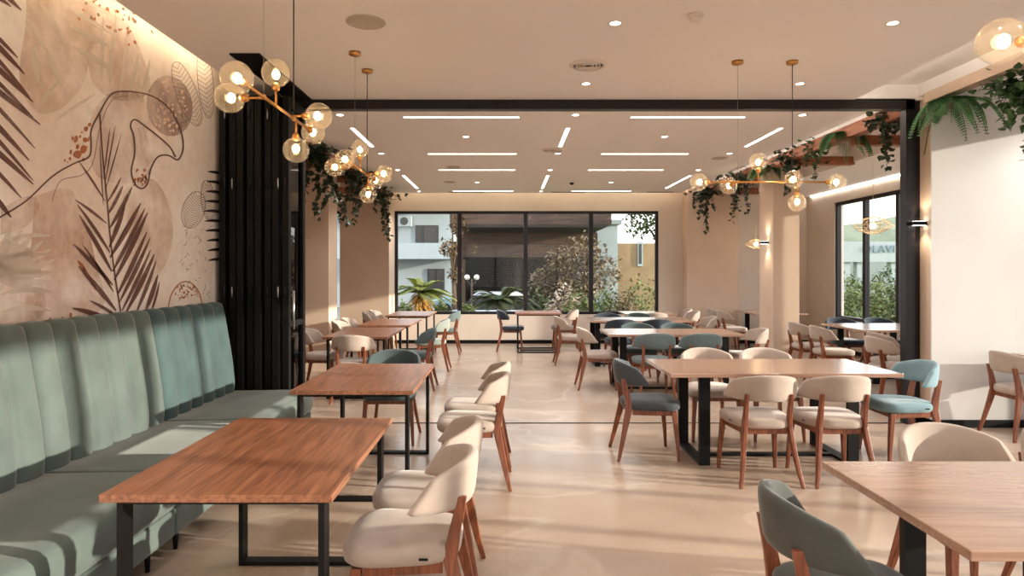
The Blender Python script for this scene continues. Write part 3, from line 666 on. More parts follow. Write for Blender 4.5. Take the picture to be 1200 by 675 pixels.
# ------------------------------------------------------------------ chairs
def seat_bm():
    bm = bmesh.new(); n = 44; R = []
    for z, k in ((.402, .86), (.405, .94), (.415, .985), (.43, 1), (.452, 1), (.466, .975), (.475, .92), (.481, .8), (.485, .55), (.486, .2)):
        r = []
        for i in range(n):
            a = 2*PI*i/n; c, s = math.cos(a), math.sin(a)
            y = .235*math.copysign(abs(s)**(2/3.6), s); x = math.copysign(abs(c)**(2/3.6), c)*(.225+.03*(y/.235))
            r.append((x*k, .02+y*k, z))
        R.append(r)
    loft(bm, R); return bm
def back_bm():
    bm = bmesh.new(); R = []; N = 40
    for i in range(N+1):
        u = -1+2*i/N; au = abs(u)
        endk = 1.0 if au < .93 else max(.3, math.sqrt(max(0, 1-((au-.93)/.075)**2)))
        zb = .605+.012*u*u; zt = .80-.05*au**2.4; th = (.052-.016*au)*(.55+.45*endk)
        zc, hz = (zb+zt)/2, (zt-zb)/2*(.86+.14*endk)
        r = []
        for k in range(20):
            t = 2*PI*k/20; c, s = math.cos(t), math.sin(t)
            q = math.copysign(abs(c)**(2/3.2), c)*th/2; zz = zc+math.copysign(abs(s)**(2/4.2), s)*hz
            zn = (zz-.60)/.2
            a = u*math.radians(85-30*zn)
            rx, ry = .258+q, .255+q
            r.append((rx*math.sin(a), -ry*math.cos(a)-(zn-.5)*.022+.005, zz))
        R.append(r)
    loft(bm, R); return bm
def rear_leg_bm(s):
    bm = bmesh.new(); R = []
    for x, y, z, wx, wy in ((.222, -.275, 0, .024, .026), (.20, -.245, .12, .027, .034), (.172, -.20, .32, .03, .05), (.162, -.178, .42, .03, .058), (.158, -.195, .52, .028, .048), (.16, -.226, .66, .026, .034)):
        R.append([(s*x+a*wx/2, y+b*wy/2, z) for a, b in ((-1, -1), (1, -1), (1, 1), (-1, 1))])
    loft(bm, R, smooth=False); return bm
def front_leg_bm(s):
    bm = bmesh.new(); R = []
    for x, y, z, wd in ((.222, .215, 0, .024), (.215, .205, .15, .031), (.198, .18, .40, .042)):
        R.append([(s*x+a*wd/2, y+b*wd/2, z) for a, b in ((-1, -1), (1, -1), (1, 1), (-1, 1))])
    loft(bm, R, smooth=False); return bm
def frame_bm():
    bm = bmesh.new()
    bar(bm, (-.147, -.17, .385), (.147, -.17, .385), .022, .045)
    bar(bm, (-.178, .18, .385), (.178, .18, .385), .022, .045)
    for s in (-1, 1): bar(bm, (s*.164, -.15, .385), (s*.197, .16, .385), .02, .045)
    return bm
def tag_bm():
    bm = bmesh.new(); box(bm, -.2335, -.2305, -.10, -.065, .438, .447); return bm
def make_chair(tagged, color, label, group):
    t = thing('dining_chair', label, 'chair', (0, 0, 0), 0, group)
    obj('seat', seat_bm(), V[color], t); obj('backrest', back_bm(), V[color], t)
    for s in (-1, 1):
        obj('leg', front_leg_bm(s), M['chair_wood'], t, bevel=.005); obj('leg', rear_leg_bm(s), M['chair_wood'], t, bevel=.005)
    obj('seat_frame', frame_bm(), M['chair_wood'], t, bevel=.004)
    if tagged:
        o = obj('fabric_tag', tag_bm(), M['black'], t); o['label'] = 'small black fabric tag'
    return t
N_, E_, S_, W_ = 0, -PI/2, PI, PI/2      # the way the sitter looks: away, right, towards the camera, left
CH = [
 # x, y, facing, colour, group, label
 (-.40, 2.70, W_, 'beige', 'banquette side chairs', 'beige velvet chair at the front banquette table, the one nearest the camera'),
 (-.40, 3.26, W_, 'beige', 'banquette side chairs', 'beige velvet chair at the front banquette table, behind the nearest chair'),
 (-.25, 4.76, W_, 'beige', 'banquette side chairs', 'beige chair on the right of the second banquette table, nearer one'),
 (-.25, 5.30, W_, 'beige', 'banquette side chairs', 'beige chair on the right of the second banquette table, farther one'),
 (-1.05, 5.93, S_, 'petrol', 'banquette side chairs', 'dark teal chair at the far end of the second banquette table'),
 (1.15, 2.20, E_-.04, 'charcoal', 'foreground table chairs', 'charcoal green chair in the right foreground seen from behind'),
 (2.08, 2.92, S_, 'beige', 'foreground table chairs', 'beige chair behind the foreground table, facing the camera'),
 (2.67, 2.93, S_, 'beige', 'foreground table chairs', 'beige chair behind the foreground table, cut off by the right edge'),
 (1.88, 4.87, N_, 'beige', 'big six chair table', 'beige chair with its back to us at the big right table, left one'),
 (2.42, 4.87, N_, 'beige', 'big six chair table', 'beige chair with its back to us at the big right table, right one'),
 (1.18, 5.48, E_, 'slate', 'big six chair table', 'dark slate chair at the left end of the big right table'),
 (1.90, 6.06, S_, 'beige', 'big six chair table', 'beige chair on the far side of the big right table, left one'),
 (2.46, 6.06, S_, 'beige', 'big six chair table', 'beige chair on the far side of the big right table, right one'),
 (3.27, 5.40, W_, 'teal', 'big six chair table', 'pale teal chair at the right end of the big right table'),
 (1.20, 8.60, E_, 'beige', 'second right table chairs', 'beige chair at the left end of the table just behind the threshold'),
 (1.80, 8.0, N_, 'blue', 'second right table chairs', 'teal blue chair with its back to us behind the big table, left one'),
 (2.37, 8.0, N_, 'blue', 'second right table chairs', 'teal blue chair with its back to us behind the big table, right one'),
 (1.86, 9.14, S_, 'petrol', 'second right table chairs', 'dark teal chair on the far side of the second right table, left one'),
 (2.42, 9.14, S_, 'petrol', 'second right table chairs', 'dark teal chair on the far side of the second right table, right one'),
 (3.14, 8.52, W_, 'beige', 'second right table chairs', 'beige chair at the right end of the table just behind the threshold'),
 (1.06, 10.80, E_, 'beige', 'third right table chairs', 'beige chair at the left end of the third right table'),
 (1.80, 10.3, N_, 'navy', 'third right table chairs', 'dark slate chair on the near side of the third right table, left one'),
 (2.36, 10.3, N_, 'navy', 'third right table chairs', 'dark slate chair on the near side of the third right table, right one'),
 (1.78, 11.36, S_, 'navy', 'third right table chairs', 'dark slate chair on the far side of the third right table, left one'),
 (2.33, 11.36, S_, 'petrol', 'third right table chairs', 'dark teal chair on the far side of the third right table, right one'),
 (3.2, 10.78, W_, 'beige', 'third right table chairs', 'beige chair at the right end of the third right table'),
 (2.68, 11.90, N_, 'beige', 'chairs along the back window', 'beige chair in front of the small table at the right end of the window'),
 (3.36, 12.25, W_, 'beige', 'chairs along the back window', 'beige chair right of the small window table, nearer one'),
 (3.40, 12.90, W_, 'beige', 'chairs along the back window', 'beige chair right of the small window table, nearer the back wall'),
 (.08, 12.62, E_, 'navy', 'chairs along the back window', 'dark chair on the left of the lone centre window table'),
 (1.12, 12.64, W_, 'beige', 'chairs along the back window', 'beige chair on the right of the lone centre window table'),
 (4.30, 12.40, E_, 'beige', 'far right corner chairs', 'beige chair beside the corner table behind the pillar, nearer one'),
 (4.28, 12.95, E_, 'beige', 'far right corner chairs', 'beige chair beside the corner table behind the pillar, nearer the wall'),
 (4.46, 8.92, E_, 'beige', 'right window chairs', 'beige chair left of the right window table, nearer one'),
 (4.46, 9.58, E_, 'beige', 'right window chairs', 'beige chair left of the right window table, nearer the far pillar'),
 (5.32, 10.22, S_, 'navy', 'right window chairs', 'dark slate chair behind the right window table, left one'),
 (5.92, 10.22, S_, 'navy', 'right window chairs', 'dark slate chair behind the right window table, next to the glass'),
 (4.42, 7.45, E_, 'beige', 'right window chairs', 'beige chair beside the black post, behind the pale teal chair'),
 (4.74, 7.98, E_, 'beige', 'right window chairs', 'beige chair at the half hidden table, partly behind the black post'),
 (4.83, 6.04, E_, 'beige', 'white wall chair', 'pale beige chair standing against the white wall on the right'),
 (-1.83, 7.80, N_, 'beige', 'left back row chairs', 'beige chair at the near end of the left back row tables'),
 (-2.42, 8.50, E_, 'beige', 'left back row chairs', 'beige chair next to the folded doors, left of the first back table'),
 (-1.21, 8.55, W_, 'petrol', 'left back row chairs', 'dark teal chair on the right of the first left back row table'),
 (-2.38, 9.85, E_, 'beige', 'left back row chairs', 'beige chair left of the middle back row table, nearer one'),
 (-2.38, 10.42, E_, 'beige', 'left back row chairs', 'beige chair left of the middle back row table, farther one'),
 (-1.17, 10.15, W_, 'moss', 'left back row chairs', 'grey sage chair on the right of the middle left back row table'),
 (-2.38, 11.95, E_, 'beige', 'left back row chairs', 'beige chair left of the last back row table, nearer one'),
 (-2.38, 12.52, E_, 'beige', 'left back row chairs', 'beige chair left of the last back row table, by the window corner'),
 (-1.15, 12.20, W_, 'blue', 'left back row chairs', 'teal blue chair right of the last left table near the window'),
]
protos = {}
for x, y, rz, c, g, lab in CH:
    tg = y < 6.5
    if tg not in protos:
        protos[tg] = r = make_chair(tg, c, lab, g); r.location = (x, y, 0); r.rotation_euler = (0, 0, rz)
    else:
        r = dup(protos[tg], (x, y, 0), rz, lab, g)
    for o in r.children:
        if o.name.split('.')[0] in ('seat', 'backrest'):
            o.material_slots[0].link = 'OBJECT'; o.material_slots[0].material = V[c]

# ------------------------------------------------------------------ hanging plants
def leaf(bm, p, d, up, L, wd, mi=0, seg=0):
    d = d.normalized(); s = d.cross(up)
    if s.length < 1e-3: s = d.cross(Vector((1, 0, .1)))
    s.normalize(); n = s.cross(d)
    P = [p, p+d*L*.12+s*wd*.42+n*L*.03, p+d*L*.42+s*wd*.5+n*L*.05, p+d*L, p+d*L*.42-s*wd*.5+n*L*.05, p+d*L*.12-s*wd*.42+n*L*.03, p+d*L*.4]
    v = [bm.verts.new(q) for q in P]
    for f in ((0, 1, 2, 6), (6, 2, 3), (6, 3, 4), (0, 6, 4, 5)): bm.faces.new([v[i] for i in f]).material_index = mi
def ivy(loc, strands, label, m, spread=.14, size=.065, clump=110):
    t = thing('hanging_ivy', label, 'plant', loc, 0, 'trailing plants on the timber beams')
    fb = bmesh.new(); sb = bmesh.new(); rnd = random.Random(int(loc[0]*1000+loc[1]*77)); R3 = lambda k: Vector((rnd.uniform(-k, k), rnd.uniform(-k, k), rnd.uniform(-k, k)))
    for k in range(clump):
        p = Vector((rnd.gauss(0, spread*.55), rnd.gauss(0, spread*.8), rnd.gauss(.0, .055)))
        leaf(fb, p, R3(1)+Vector((0, 0, -.3)), Vector((0, 0, 1)), size*rnd.uniform(.8, 1.4), size*rnd.uniform(.8, 1.1))
    for dx, dy, ln, sway in strands:
        pts = [Vector((dx*.3, dy*.3, 0))]; n = max(4, int(ln/.06))
        for i in range(1, n+1):
            q = i/n; pts.append(Vector((dx*(.3+.7*min(1, q*2))+sway*q*q, dy*(.3+.7*min(1, q*2)), -ln*q))+R3(.012))
        tube(sb, pts, .003, 5)
        for i, p in enumerate(pts):
            for j in range(7 if i < n*.6 else 4):
                leaf(fb, p+R3(.03), R3(1)+Vector((0, 0, -.6)), Vector((0, 0, 1))+R3(.4), size*rnd.uniform(.7, 1.2), size*rnd.uniform(.7, 1.0))
    tube(sb, [(-.02, -spread, .0), (0, 0, .02), (.02, spread, .0)], .006, 6)
    obj('foliage', fb, m, t); obj('vine_stems', sb, M['stem'], t)
def fern(loc, label, n=12, L=.55, side=1):
    t = thing('hanging_fern', label, 'plant', loc, 0, 'trailing plants on the timber beams')
    bm = bmesh.new(); sb = bmesh.new(); rnd = random.Random(int(loc[1]*100))
    for k in range(n):
        a = 2*PI*k/n+rnd.uniform(-.2, .2); h = Vector((math.cos(a), math.sin(a), 0)); pts = []; l_ = L*rnd.uniform(.7, 1.1); dr = rnd.uniform(.35, 1.0)
        for i in range(15):
            q = i/14; pts.append(h*l_*q*(1-.25*q)+Vector((0, 0, .10*math.sin(q*2.2)-dr*l_*q*q)))
        tube(sb, pts, .003, 5)
        for i in range(1, 15):
            d = (pts[i]-pts[i-1]).normalized(); s = d.cross(Vector((0, 0, 1))).normalized(); w_ = .105*math.sin(PI*min(1, .12+i/15*.9))+.012
            for q in (1, -1):
                for f in (0, .5): leaf(bm, pts[i]-(pts[i]-pts[i-1])*f, s*q+d*.45+Vector((0, 0, -.12)), Vector((0, 0, 1)), w_, .042)
    tube(sb, [(0, 0, -.05), (0, 0, .06)], [.03, .045], 10)
    obj('fronds', bm, M['fern'], t); obj('frond_stems', sb, M['stem'], t)
fern((4.18, 6.12, 3.12), 'green fern hanging at the top of the white wall corner', 11, .5)
ivy((4.32, 5.48, 3.12), [(-.08, .05, .35, 0), (.05, -.05, .62, 0), (.0, .08, .3, 0), (.12, -.1, .4, 0), (.2, 0, .25, .05), (.1, .05, .3, 0)], 'green ivy hanging from the beam at the upper right edge', M['leaf'], .2, .075, 150)
ivy((4.18, 7.12, 3.2), [(0, 0, .5, 0), (.03, .15, .35, 0), (-.05, -.1, .3, 0)], 'dark ivy trailing beside the top of the black post', M['leaf_dark'], .18, .07, 120)
fern((4.2, 8.05, 3.22), 'bushy green fern on the right rear beam, between two ivies', 13, .42)
ivy((4.16, 8.75, 3.22), [(0, 0, .42, 0), (-.05, .2, .2, 0)], 'light green ivy trailing beside the rear beam fern', M['leaf'], .13, .06, 90)
ivy((4.16, 9.55, 3.2), [(-.02, 0, .5, 0), (.05, .15, .42, 0), (-.05, -.15, .32, 0)], 'dark ivy bunch above the right globe chandelier', M['leaf_dark'], .24, .07, 170)
fern((4.14, 10.3, 3.16), 'green fern on the beam above the far right pillar', 12, .4)
ivy((4.1, 11.4, 3.2), [(-.04, 0, .55, 0), (.03, -.25, .6, 0), (-.02, .2, .72, -.05), (0, .32, .4, 0)], 'thick dark ivy trailing over the far right pillar', M['leaf_dark'], .34, .07, 200)
ivy((3.98, 12.9, 3.14), [(-.1, 0, .5, -.05), (.02, .1, .78, 0), (-.2, -.05, .3, -.1), (.08, -.1, .35, 0)], 'dark ivy at the far right end of the back window wall', M['leaf_dark'], .26, .075, 160)
ivy((-2.50, 8.55, 3.12), [(0, 0, .85, 0), (.05, .3, .6, .1), (-.05, -.2, .75, -.12), (.06, .12, .72, 0), (.1, .4, .9, .2)], 'dark ivy mass on the left beam beside the folded doors', M['leaf_dark'], .28, .075, 220)
ivy((-2.48, 10.6, 3.10), [(0, 0, .55, 0), (.05, .2, .72, -.12), (0, -.2, .4, 0), (-.1, 0, .7, -.15)], 'dark ivy in the middle of the left rear beam', M['leaf_dark'], .26, .075, 150)
ivy((-2.44, 12.7, 3.05), [(0, 0, .75, .08), (.05, .2, .85, .05), (-.1, -.2, .35, 0)], 'dark ivy at the far end of the left beam by the window', M['leaf_dark'], .28, .075, 150)

# ------------------------------------------------------------------ outside
GZ = -.55
M['paving'] = mat('street paving', (130, 124, 116), .9, noise_scale=2, noise_amt=.2)
M['lawn'] = mat('lawn', (128, 148, 84), .95, noise_scale=6, noise_amt=.4)
M['render_white'] = mat('white render', (158, 166, 168), .85, noise_scale=2, noise_amt=.05)
M['render_grey'] = mat('pale grey render', (140, 146, 146), .85, noise_scale=2, noise_amt=.05)
M['timber_dark'] = wood('dark timber', (46, 33, 26), (30, 22, 18), .7, 2, (.5, 4, 8))
M['timber_mid'] = wood('mid timber', (86, 62, 48), (58, 42, 33), .7, 2, (.5, 4, 8))
M['tree'] = mat('tree leaves', (74, 88, 44), .7, noise_scale=1.2, noise_amt=.55)
M['tree_brown'] = mat('dry tree leaves', (112, 90, 58), .7, noise_scale=1.2, noise_amt=.5)
M['hedge'] = mat('hedge leaves', (104, 114, 56), .7, noise_scale=2, noise_amt=.4)
M['blossom'] = mat('pale blossom', (186, 166, 148), .7, noise_scale=4, noise_amt=.1)
M['bark'] = mat('bark', (96, 76, 58), .9, noise_scale=8, noise_amt=.4)
M['palm_leaf'] = mat('palm leaf', (138, 142, 70), .6, noise_scale=4, noise_amt=.35)
M['palm_dark'] = mat('cycad leaf', (86, 94, 50), .6, noise_scale=4, noise_amt=.35)
M['palm_skirt'] = mat('dry palm skirt', (206, 158, 84), .8, noise_scale=4, noise_amt=.35)
M['car_paint'] = mat('white car paint', (200, 204, 208), .25, coat=.6, noise_scale=2, noise_amt=.02)
M['car_blue'] = mat('pale blue car paint', (170, 200, 212), .25, coat=.6, noise_scale=2, noise_amt=.02)
M['tyre'] = mat('tyre rubber', (30, 30, 30), .8, noise_scale=20, noise_amt=.1)
M['win_dark'] = mat('dark window', (36, 34, 34), .15, noise_scale=3, noise_amt=.3)
M['shutter'] = mat('shutter', (58, 54, 52), .5, noise_scale=30, noise_amt=.2)
M['lamp_globe'] = mat('frosted lamp globe', (240, 236, 226), .3, noise_scale=3, noise_amt=.02)
M['hill'] = mat('hazy hillside scrub', (124, 130, 104), .95, noise_scale=.25, noise_amt=.35, detail=10)
M['sign_blue'] = mat('blue grey lettering', (112, 128, 142), .5, noise_scale=10, noise_amt=.05)
M['rock'] = mat('pale stones', (206, 198, 184), .9, noise_scale=3, noise_amt=.25)
bm = bmesh.new(); box(bm, -80, 120, -60, 140, GZ-.2, GZ); struct('ground', bm, M['paving'])
bm = bmesh.new(); box(bm, 1.2, 60, 15.2, 60, GZ, GZ+.03); struct('ground_lawn', bm, M['lawn'])
bm = bmesh.new(); box(bm, -7, 6.2, 15.2, 16.4, GZ, GZ+.25); struct('ground_bed', bm, M['lawn'])

# white building on the left
YW = 38.0
t = thing('apartment_building', 'white two storey building with balcony outside the left window pane', 'building', (0, YW, GZ))
def bw(px0, px1, py0, py1, d=YW):   # rectangle on the facade from photograph pixels
    a = at(px0, py1, d); b = at(px1, py0, d); return a.x, b.x, a.z-GZ, b.z-GZ
def fb(name, rect, y0, y1, m, parent=t, bevel=0):
    x0, x1, z0, z1 = rect; bm = bmesh.new(); box(bm, x0, x1, y0, y1, z0, z1); return obj(name, bm, m, parent)
fb('wall', (-14, -3.2, 0, 6.0), .0, 6, M['render_white'])
fb('roof_slab', (-14.4, -2.9, 6.0, 6.35), -1.6, 6.2, M['render_white'])
fb('balcony_slab', bw(400, 530, 297, 304), -1.4, -.004, M['render_white'])
fb('balcony_parapet', bw(400, 531, 286, 304), -1.5, -1.4, M['render_white'])
fb('balcony_post', (-6.75, -6.55, 2.6, 6.0), -1.45, -1.25, M['render_white'])
wn = fb('window', bw(487, 514, 264, 290), -.06, -.004, M['shutter']); fb('pane', bw(497, 512, 266, 289), -.09, -.06, M['win_dark'], wn)
wn = fb('window', bw(501, 521, 315, 345), -.06, -.004, M['shutter'])
fb('pane', bw(503, 510, 317, 344), -.09, -.06, M['win_dark'], wn); fb('pane', bw(512, 519, 317, 344), -.09, -.06, M['win_dark'], wn)
t2 = thing('air_conditioner', 'white air conditioner unit on the upper wall of the white building', 'air conditioner', (at(475, 262, YW).x, YW-.3, at(475, 266, YW).z))
bm = bmesh.new(); box(bm, -.42, .42, -.15, .15, 0, .62); obj('casing', bm, M['render_white'], t2, bevel=.02)
bm = bmesh.new(); tube(bm, [(0, -.152, .31), (0, -.165, .31)], .23, 24); obj('fan_grille', bm, M['win_dark'], t2)
# dark timber pavilion
t = thing('timber_pavilion', 'dark brown timber pavilion seen through the middle window panes', 'pavilion', (0, 25, GZ))
def pv(name, rect, y0, y1, m): return fb(name, rect, y0, y1, m, t)
pr = lambda a, b, c, d: bw(a, b, c, d, 25)
pv('roof', pr(533, 706, 236, 268), -2.2, 5, M['timber_mid'])
pv('gutter', pr(533, 700, 268, 271), -2.25, 5, M['timber_dark'])
pv('fascia', pr(538, 696, 275, 302), -1.0, -.8, M['timber_mid'])
pv('back_wall', (-2.0, 3.75, 0, 3.2), 4.5, 4.7, M['timber_dark'])
pv('side_wall', (-2.0, -1.8, 0, 3.2), -.8, 4.5, M['timber_dark'])
for x in (-1.9, .4, 2.6):
    bm = bmesh.new(); box(bm, x-.1, x+.1, -.9, -.7, 0, 2.4); obj('post', bm, M['timber_dark'], t)
# greenhouse-like pale wall and kiosk at the right of the pavilion
t = thing('white_kiosk', 'white pillar like building behind the trees at the right pane', 'building', (0, 27, GZ))
fb('wall', bw(699, 724, 262, 377, 27), 0, 1.5, M['render_white'], t); fb('roof', bw(699, 728, 258, 263, 27), -.15, 1.6, M['render_grey'], t)
fb('door', bw(707, 716, 300, 376, 27), -.05, -.002, M['render_grey'], t)
t = thing('tan_building', 'tan building wall behind the right end window pane', 'building', (0, 30, GZ))
fb('wall', bw(724, 800, 285, 371, 30), 0, 3, mat('tan render', (150, 122, 92), .9, noise_scale=2, noise_amt=.15), t)
wn = fb('window', bw(747, 753, 283, 312, 30), -.06, -.002, M['render_white'], t); fb('pane', bw(748.5, 751.5, 286, 309, 30), -.08, -.06, M['win_dark'], wn)

def palm(loc, n, L, label, m, skirt=None, trunk=.5, up=.9):
    t = thing('palm_plant', label, 'palm', loc, 0, 'palms outside the back window'); rnd = random.Random(int(loc[0]*99+5))
    bm = bmesh.new(); sb = bmesh.new()
    for k in range(n):
        a = 2.4*k; e = rnd.uniform(.15, 1.2)*up; h = Vector((math.cos(a)*math.cos(e), math.sin(a)*math.cos(e), math.sin(e))); pts = []; l_ = L*rnd.uniform(.8, 1.1)
        for i in range(13):
            q = i/12; pts.append(Vector((0, 0, trunk))+h*l_*q+Vector((0, 0, -.45*l_*q*q)))
        tube(sb, pts, [.018*(1-i/14) for i in range(13)], 5)
        for i in range(1, 13):
            d = (pts[i]-pts[i-1]).normalized(); s = d.cross(Vector((0, 0, 1))).normalized()
            for q in (1, -1):
                for f in (0, .5): leaf(bm, pts[i]-(pts[i]-pts[i-1])*f, s*q+d*.9+Vector((0, 0, -.15)), Vector((0, 0, 1)), L*.28*math.sin(PI*min(1, .15+i/13*.85))+.03, .035)
    obj('fronds', bm, m, t); obj('frond_ribs', sb, m, t)
    bm = bmesh.new(); tube(bm, [(0, 0, 0), (0, 0, trunk*.6), (0, 0, trunk+.05)], [.2, .17, .1], 14)
    obj('trunk', bm, M['bark'], t)
    if skirt:
        bm = bmesh.new()
        for k in range(70):
            a = rnd.uniform(0, 6.28); leaf(bm, Vector((.1*math.cos(a), .1*math.sin(a), trunk*rnd.uniform(.75, 1.05))), Vector((math.cos(a), math.sin(a), -.9)), Vector((0, 0, 1)), rnd.uniform(.3, .6), .1)
        obj('dry_skirt', bm, skirt, t)
p = at(494, 352, 19); palm((p.x, 19, GZ+.02), 26, 1.05, 'palm with yellow dry skirt outside the left window pane', M['palm_leaf'], M['palm_skirt'], 1.42)
p = at(588, 352, 17); palm((p.x, 16.95, GZ), 30, .95, 'dark cycad palm outside the second window pane', M['palm_dark'], None, 1.3)

def tree(name, loc, blobs, count, size, m, label, group, trunk=None):
    t = thing(name, label, 'tree' if trunk else 'shrub', loc, 0, group); rnd = random.Random(int(loc[0]*37+loc[1]))
    bm = bmesh.new()
    for bx_, by_, bz_, r in blobs:
        for k in range(count):
            d = Vector((rnd.gauss(0, 1), rnd.gauss(0, 1), rnd.gauss(0, 1))).normalized()*r*rnd.uniform(.45, 1)
            leaf(bm, Vector((bx_, by_, bz_))+d, Vector((rnd.uniform(-1, 1), rnd.uniform(-1, 1), rnd.uniform(-1, .6))), Vector((0, 0, 1)), size*rnd.uniform(.7, 1.4), size*.6)
    obj('foliage', bm, m, t)
    bm = bmesh.new(); zt = trunk or .3
    tube(bm, [(0, 0, 0), (.05, 0, zt*.5), (0, .03, zt)], [.1 if trunk else .03, .08 if trunk else .025, .05 if trunk else .015], 8)
    for bx_, by_, bz_, r in blobs: tube(bm, [(0, .03, zt*.9), (bx_*.6, by_*.6, (zt+bz_)/2), (bx_, by_, bz_)], [.05 if trunk else .015, .03 if trunk else .01, .01], 6)
    obj('trunk', bm, M['bark'], t)
    return t
G1 = 'trees outside the back window'
tree('garden_tree', (2.3, 19.2, GZ), [(-.7, 0, 2.2, .6), (0, 0, 2.6, .7), (.6, .1, 2.1, .6), (-.2, .1, 1.5, .5), (-1.2, .2, 1.7, .5)], 420, .13, M['tree_brown'], 'loose brown leaved tree before the third window pane', G1, 1.6)
tree('garden_tree', (5.4, 22.2, GZ), [(0, 0, 4.2, .9), (-.75, 0, 3.9, .7), (.9, 0, 3.6, .8), (.2, 0, 3.3, .6), (-.4, .2, 4.9, .8)], 420, .16, M['tree'], 'tall green tree at the upper right window pane', G1, 3.0)
tree('garden_tree', (-1.86, 22.3, GZ), [(0, 0, 4.4, .4), (.2, 0, 3.6, .36), (-.15, 0, 2.9, .34), (.1, 0, 2.0, .3)], 180, .14, M['tree_brown'], 'slim dry tree between white building and pavilion', G1, 2.4)
G2 = 'shrubs along the back window'
for i, (px, py, d, r, m, s) in enumerate([(474, 362, 17.5, .22, 'hedge', 'low shrub left of the yellow skirted palm'), (516, 361, 18, .22, 'hedge', 'low shrub right of the yellow skirted palm'), (548, 364, 16, .22, 'hedge', 'low shrub at the left of the second window pane'),
        (628, 352, 18.5, .4, 'tree', 'green shrub at the left of the third window pane'), (660, 347, 17.6, .4, 'blossom', 'pale blossoming shrub in the third window pane'), (676, 354, 16.7, .4, 'hedge', 'yellow green shrub at the right of the third window pane'),
        (707, 350, 21, .4, 'hedge', 'yellow green shrub below the white kiosk'), (728, 354, 16.7, .4, 'tree_brown', 'brownish shrub in the right end window pane'), (752, 345, 18, .6, 'hedge', 'big yellow green shrub at the far right of the window'), (690, 324, 22.4, .4, 'blossom', 'pale blossoming shrub behind the third mullion')]):
    p = at(px, py, d); tree('garden_shrub', (p.x, d, GZ+.01), [(0, 0, p.z-GZ, r), (r*.6, .1, (p.z-GZ)*.8, r*.8), (-r*.6, 0, (p.z-GZ)*.7, r*.8), (0, 0, .3, r*.9)], 200, .1, M[m], s, G2)

# street lamp with two globes
p = at(553, 325, 20); t = thing('street_lamp', 'street lamp with two white globes outside the second pane', 'street lamp', (p.x, 20, GZ))
h = p.z-GZ; bm = bmesh.new(); tube(bm, [(0, 0, 0), (0, 0, h-.05)], [.05, .03], 10); tube(bm, [(-.14, 0, h-.12), (0, 0, h-.25), (.14, 0, h-.12)], .018, 8); obj('post', bm, M['timber_mid'], t)
for s in (-1, 1):
    bm = bmesh.new(); ball(bm, (s*.145, 0, h), .085, 18, 12); obj('globe', bm, M['lamp_globe'], t)
# parked cars
def car(loc, rz, m, label):
    t = thing('parked_car', label, 'car', loc, rz, 'cars parked outside the back window')
    bm = bmesh.new(); ring = lambda y, k: [(x*1.0, y*k, z) for x, z in ((-2.0, .28), (-2.05, .55), (-1.95, .78), (-1.1, .88), (1.0, .88), (1.9, .74), (2.05, .55), (2.02, .28))]
    loft(bm, [ring(-.84, 1), [(x*.99, -.87, z) for x, z in ((-2.0, .32), (-2.05, .55), (-1.95, .74), (-1.1, .82), (1.0, .82), (1.9, .68), (2.05, .55), (2.02, .32))], [(x, .87, z) for x, z in ((-2.0, .32), (-2.05, .55), (-1.95, .74), (-1.1, .82), (1.0, .82), (1.9, .68), (2.05, .55), (2.02, .32))], ring(.84, 1)])
    obj('body', bm, m, t)
    bm = bmesh.new(); loft(bm, [[(-1.6, -.78, .87), (1.15, -.78, .87), (1.15, .78, .87), (-1.6, .78, .87)], [(-1.15, -.66, 1.34), (.35, -.66, 1.34), (.35, .66, 1.34), (-1.15, .66, 1.34)]], smooth=False); obj('window_band', bm, M['win_dark'], t)
    bm = bmesh.new(); loft(bm, [[(-1.2, -.68, 1.33), (.42, -.68, 1.33), (.42, .68, 1.33), (-1.2, .68, 1.33)], [(-1.05, -.6, 1.42), (.25, -.6, 1.42), (.25, .6, 1.42), (-1.05, .6, 1.42)]]); obj('roof', bm, m, t)
    for x in (-1.25, 1.3):
        for y in (-.86, .86):
            bm = bmesh.new(); tube(bm, [(x, y-.09, .31), (x, y+.09, .31)], .31, 20); obj('wheel', bm, M['tyre'], t)
car((.1, 21.1, GZ), 0, M['car_paint'], 'white car parked just outside the middle window panes')
car((-1.6, 31, GZ), PI, M['car_blue'], 'pale blue car parked farther off behind the street lamp')

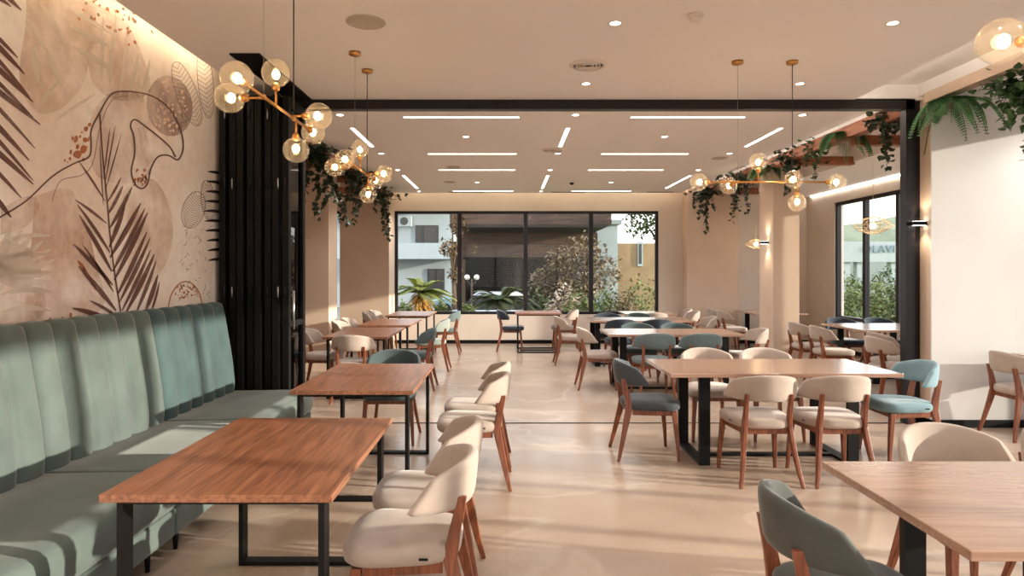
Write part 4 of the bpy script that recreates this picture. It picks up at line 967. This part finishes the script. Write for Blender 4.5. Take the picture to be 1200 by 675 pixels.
# the view through the right-hand window
t = thing('sign_building', 'white hotel wing with a lettered sign outside the right window', 'building', (0, 26, GZ))
def sb_(name, rect, y0, y1, m, par=None): return fb(name, rect, y0, y1, m, par or t)
sr = lambda a, b, c, d: bw(a, b, c, d, 26)
sb_('fascia', sr(984, 1100, 283, 307), 0, .6, M['render_white']); sb_('wall', sr(984, 1100, 300, 366), 3.0, 3.3, M['render_grey'])
for a, b in ((990, 998), (1006, 1011), (1046, 1054)): sb_('column', sr(a, b, 307, 366), .1, .4, M['render_white'])
sb_('window', sr(1012, 1040, 309, 330), 2.9, 2.98, M['win_dark'])
fc = bpy.data.curves.new('sign_lettering', 'FONT'); fc.body = 'OLAVI'; fc.size = .41; fc.extrude = .02; fc.align_x = 'CENTER'; fc.align_y = 'CENTER'; fc.space_character = 1.15
fo = bpy.data.objects.new('sign_lettering_curve', fc); COL.objects.link(fo)
dg = bpy.context.evaluated_depsgraph_get(); me = bpy.data.meshes.new_from_object(fo.evaluated_get(dg)); bpy.data.objects.remove(fo)
me.materials.clear(); me.materials.append(M['sign_blue']); lo = bpy.data.objects.new('sign_lettering', me); COL.objects.link(lo); lo.parent = t
p = at(1030, 292, 26); lo.location = (p.x, -.03, p.z-GZ); lo.rotation_euler = (PI/2, 0, 0); lo['label'] = 'blue grey sign letters'
for i, (px, py, d, r, m, s, trk) in enumerate([(1040, 333, 19, .5, 'tree', 'dark green bush at the right part of the right window', 0), (1016, 345, 18, .55, 'hedge', 'yellow green hedge bush low in the right window', 0), (1034, 352, 17, .5, 'hedge', 'pale hedge bush in front of the hotel wing', 0),
        (987, 338, 22, .6, 'hedge', 'leafy shrub by the left edge of the right window', 0), (1003, 338, 24, .4, 'tree', 'green shrub beside the white columns', 0), (1060, 345, 15, .4, 'tree', 'green bush beside the black door post', 0)]):
    p = at(px, py, d); h = p.z-GZ; tree('garden_shrub', (p.x, d, GZ+.03), [(0, 0, h, r), (r*.5, .1, h*.7, r*.9), (-r*.5, 0, h*.6, r*.9), (0, 0, .3, r)], 260, .12, M[m], s, 'shrubs outside the right window')
# hillside
bm = bmesh.new(); R = []
for j in range(14):
    row = []
    for i in range(50):
        x = 20+i*4.2; y = 75+j*4; h = 13*math.exp(-((x-85)/55)**2)*(j/13)+1.6*noise.noise(Vector((x*.08, y*.08, 1)))
        row.append((x, y, GZ+max(-.5, h)))
    R.append(row)
loft(bm, R, False, closed=False); struct('ground_hill', bm, M['hill'])
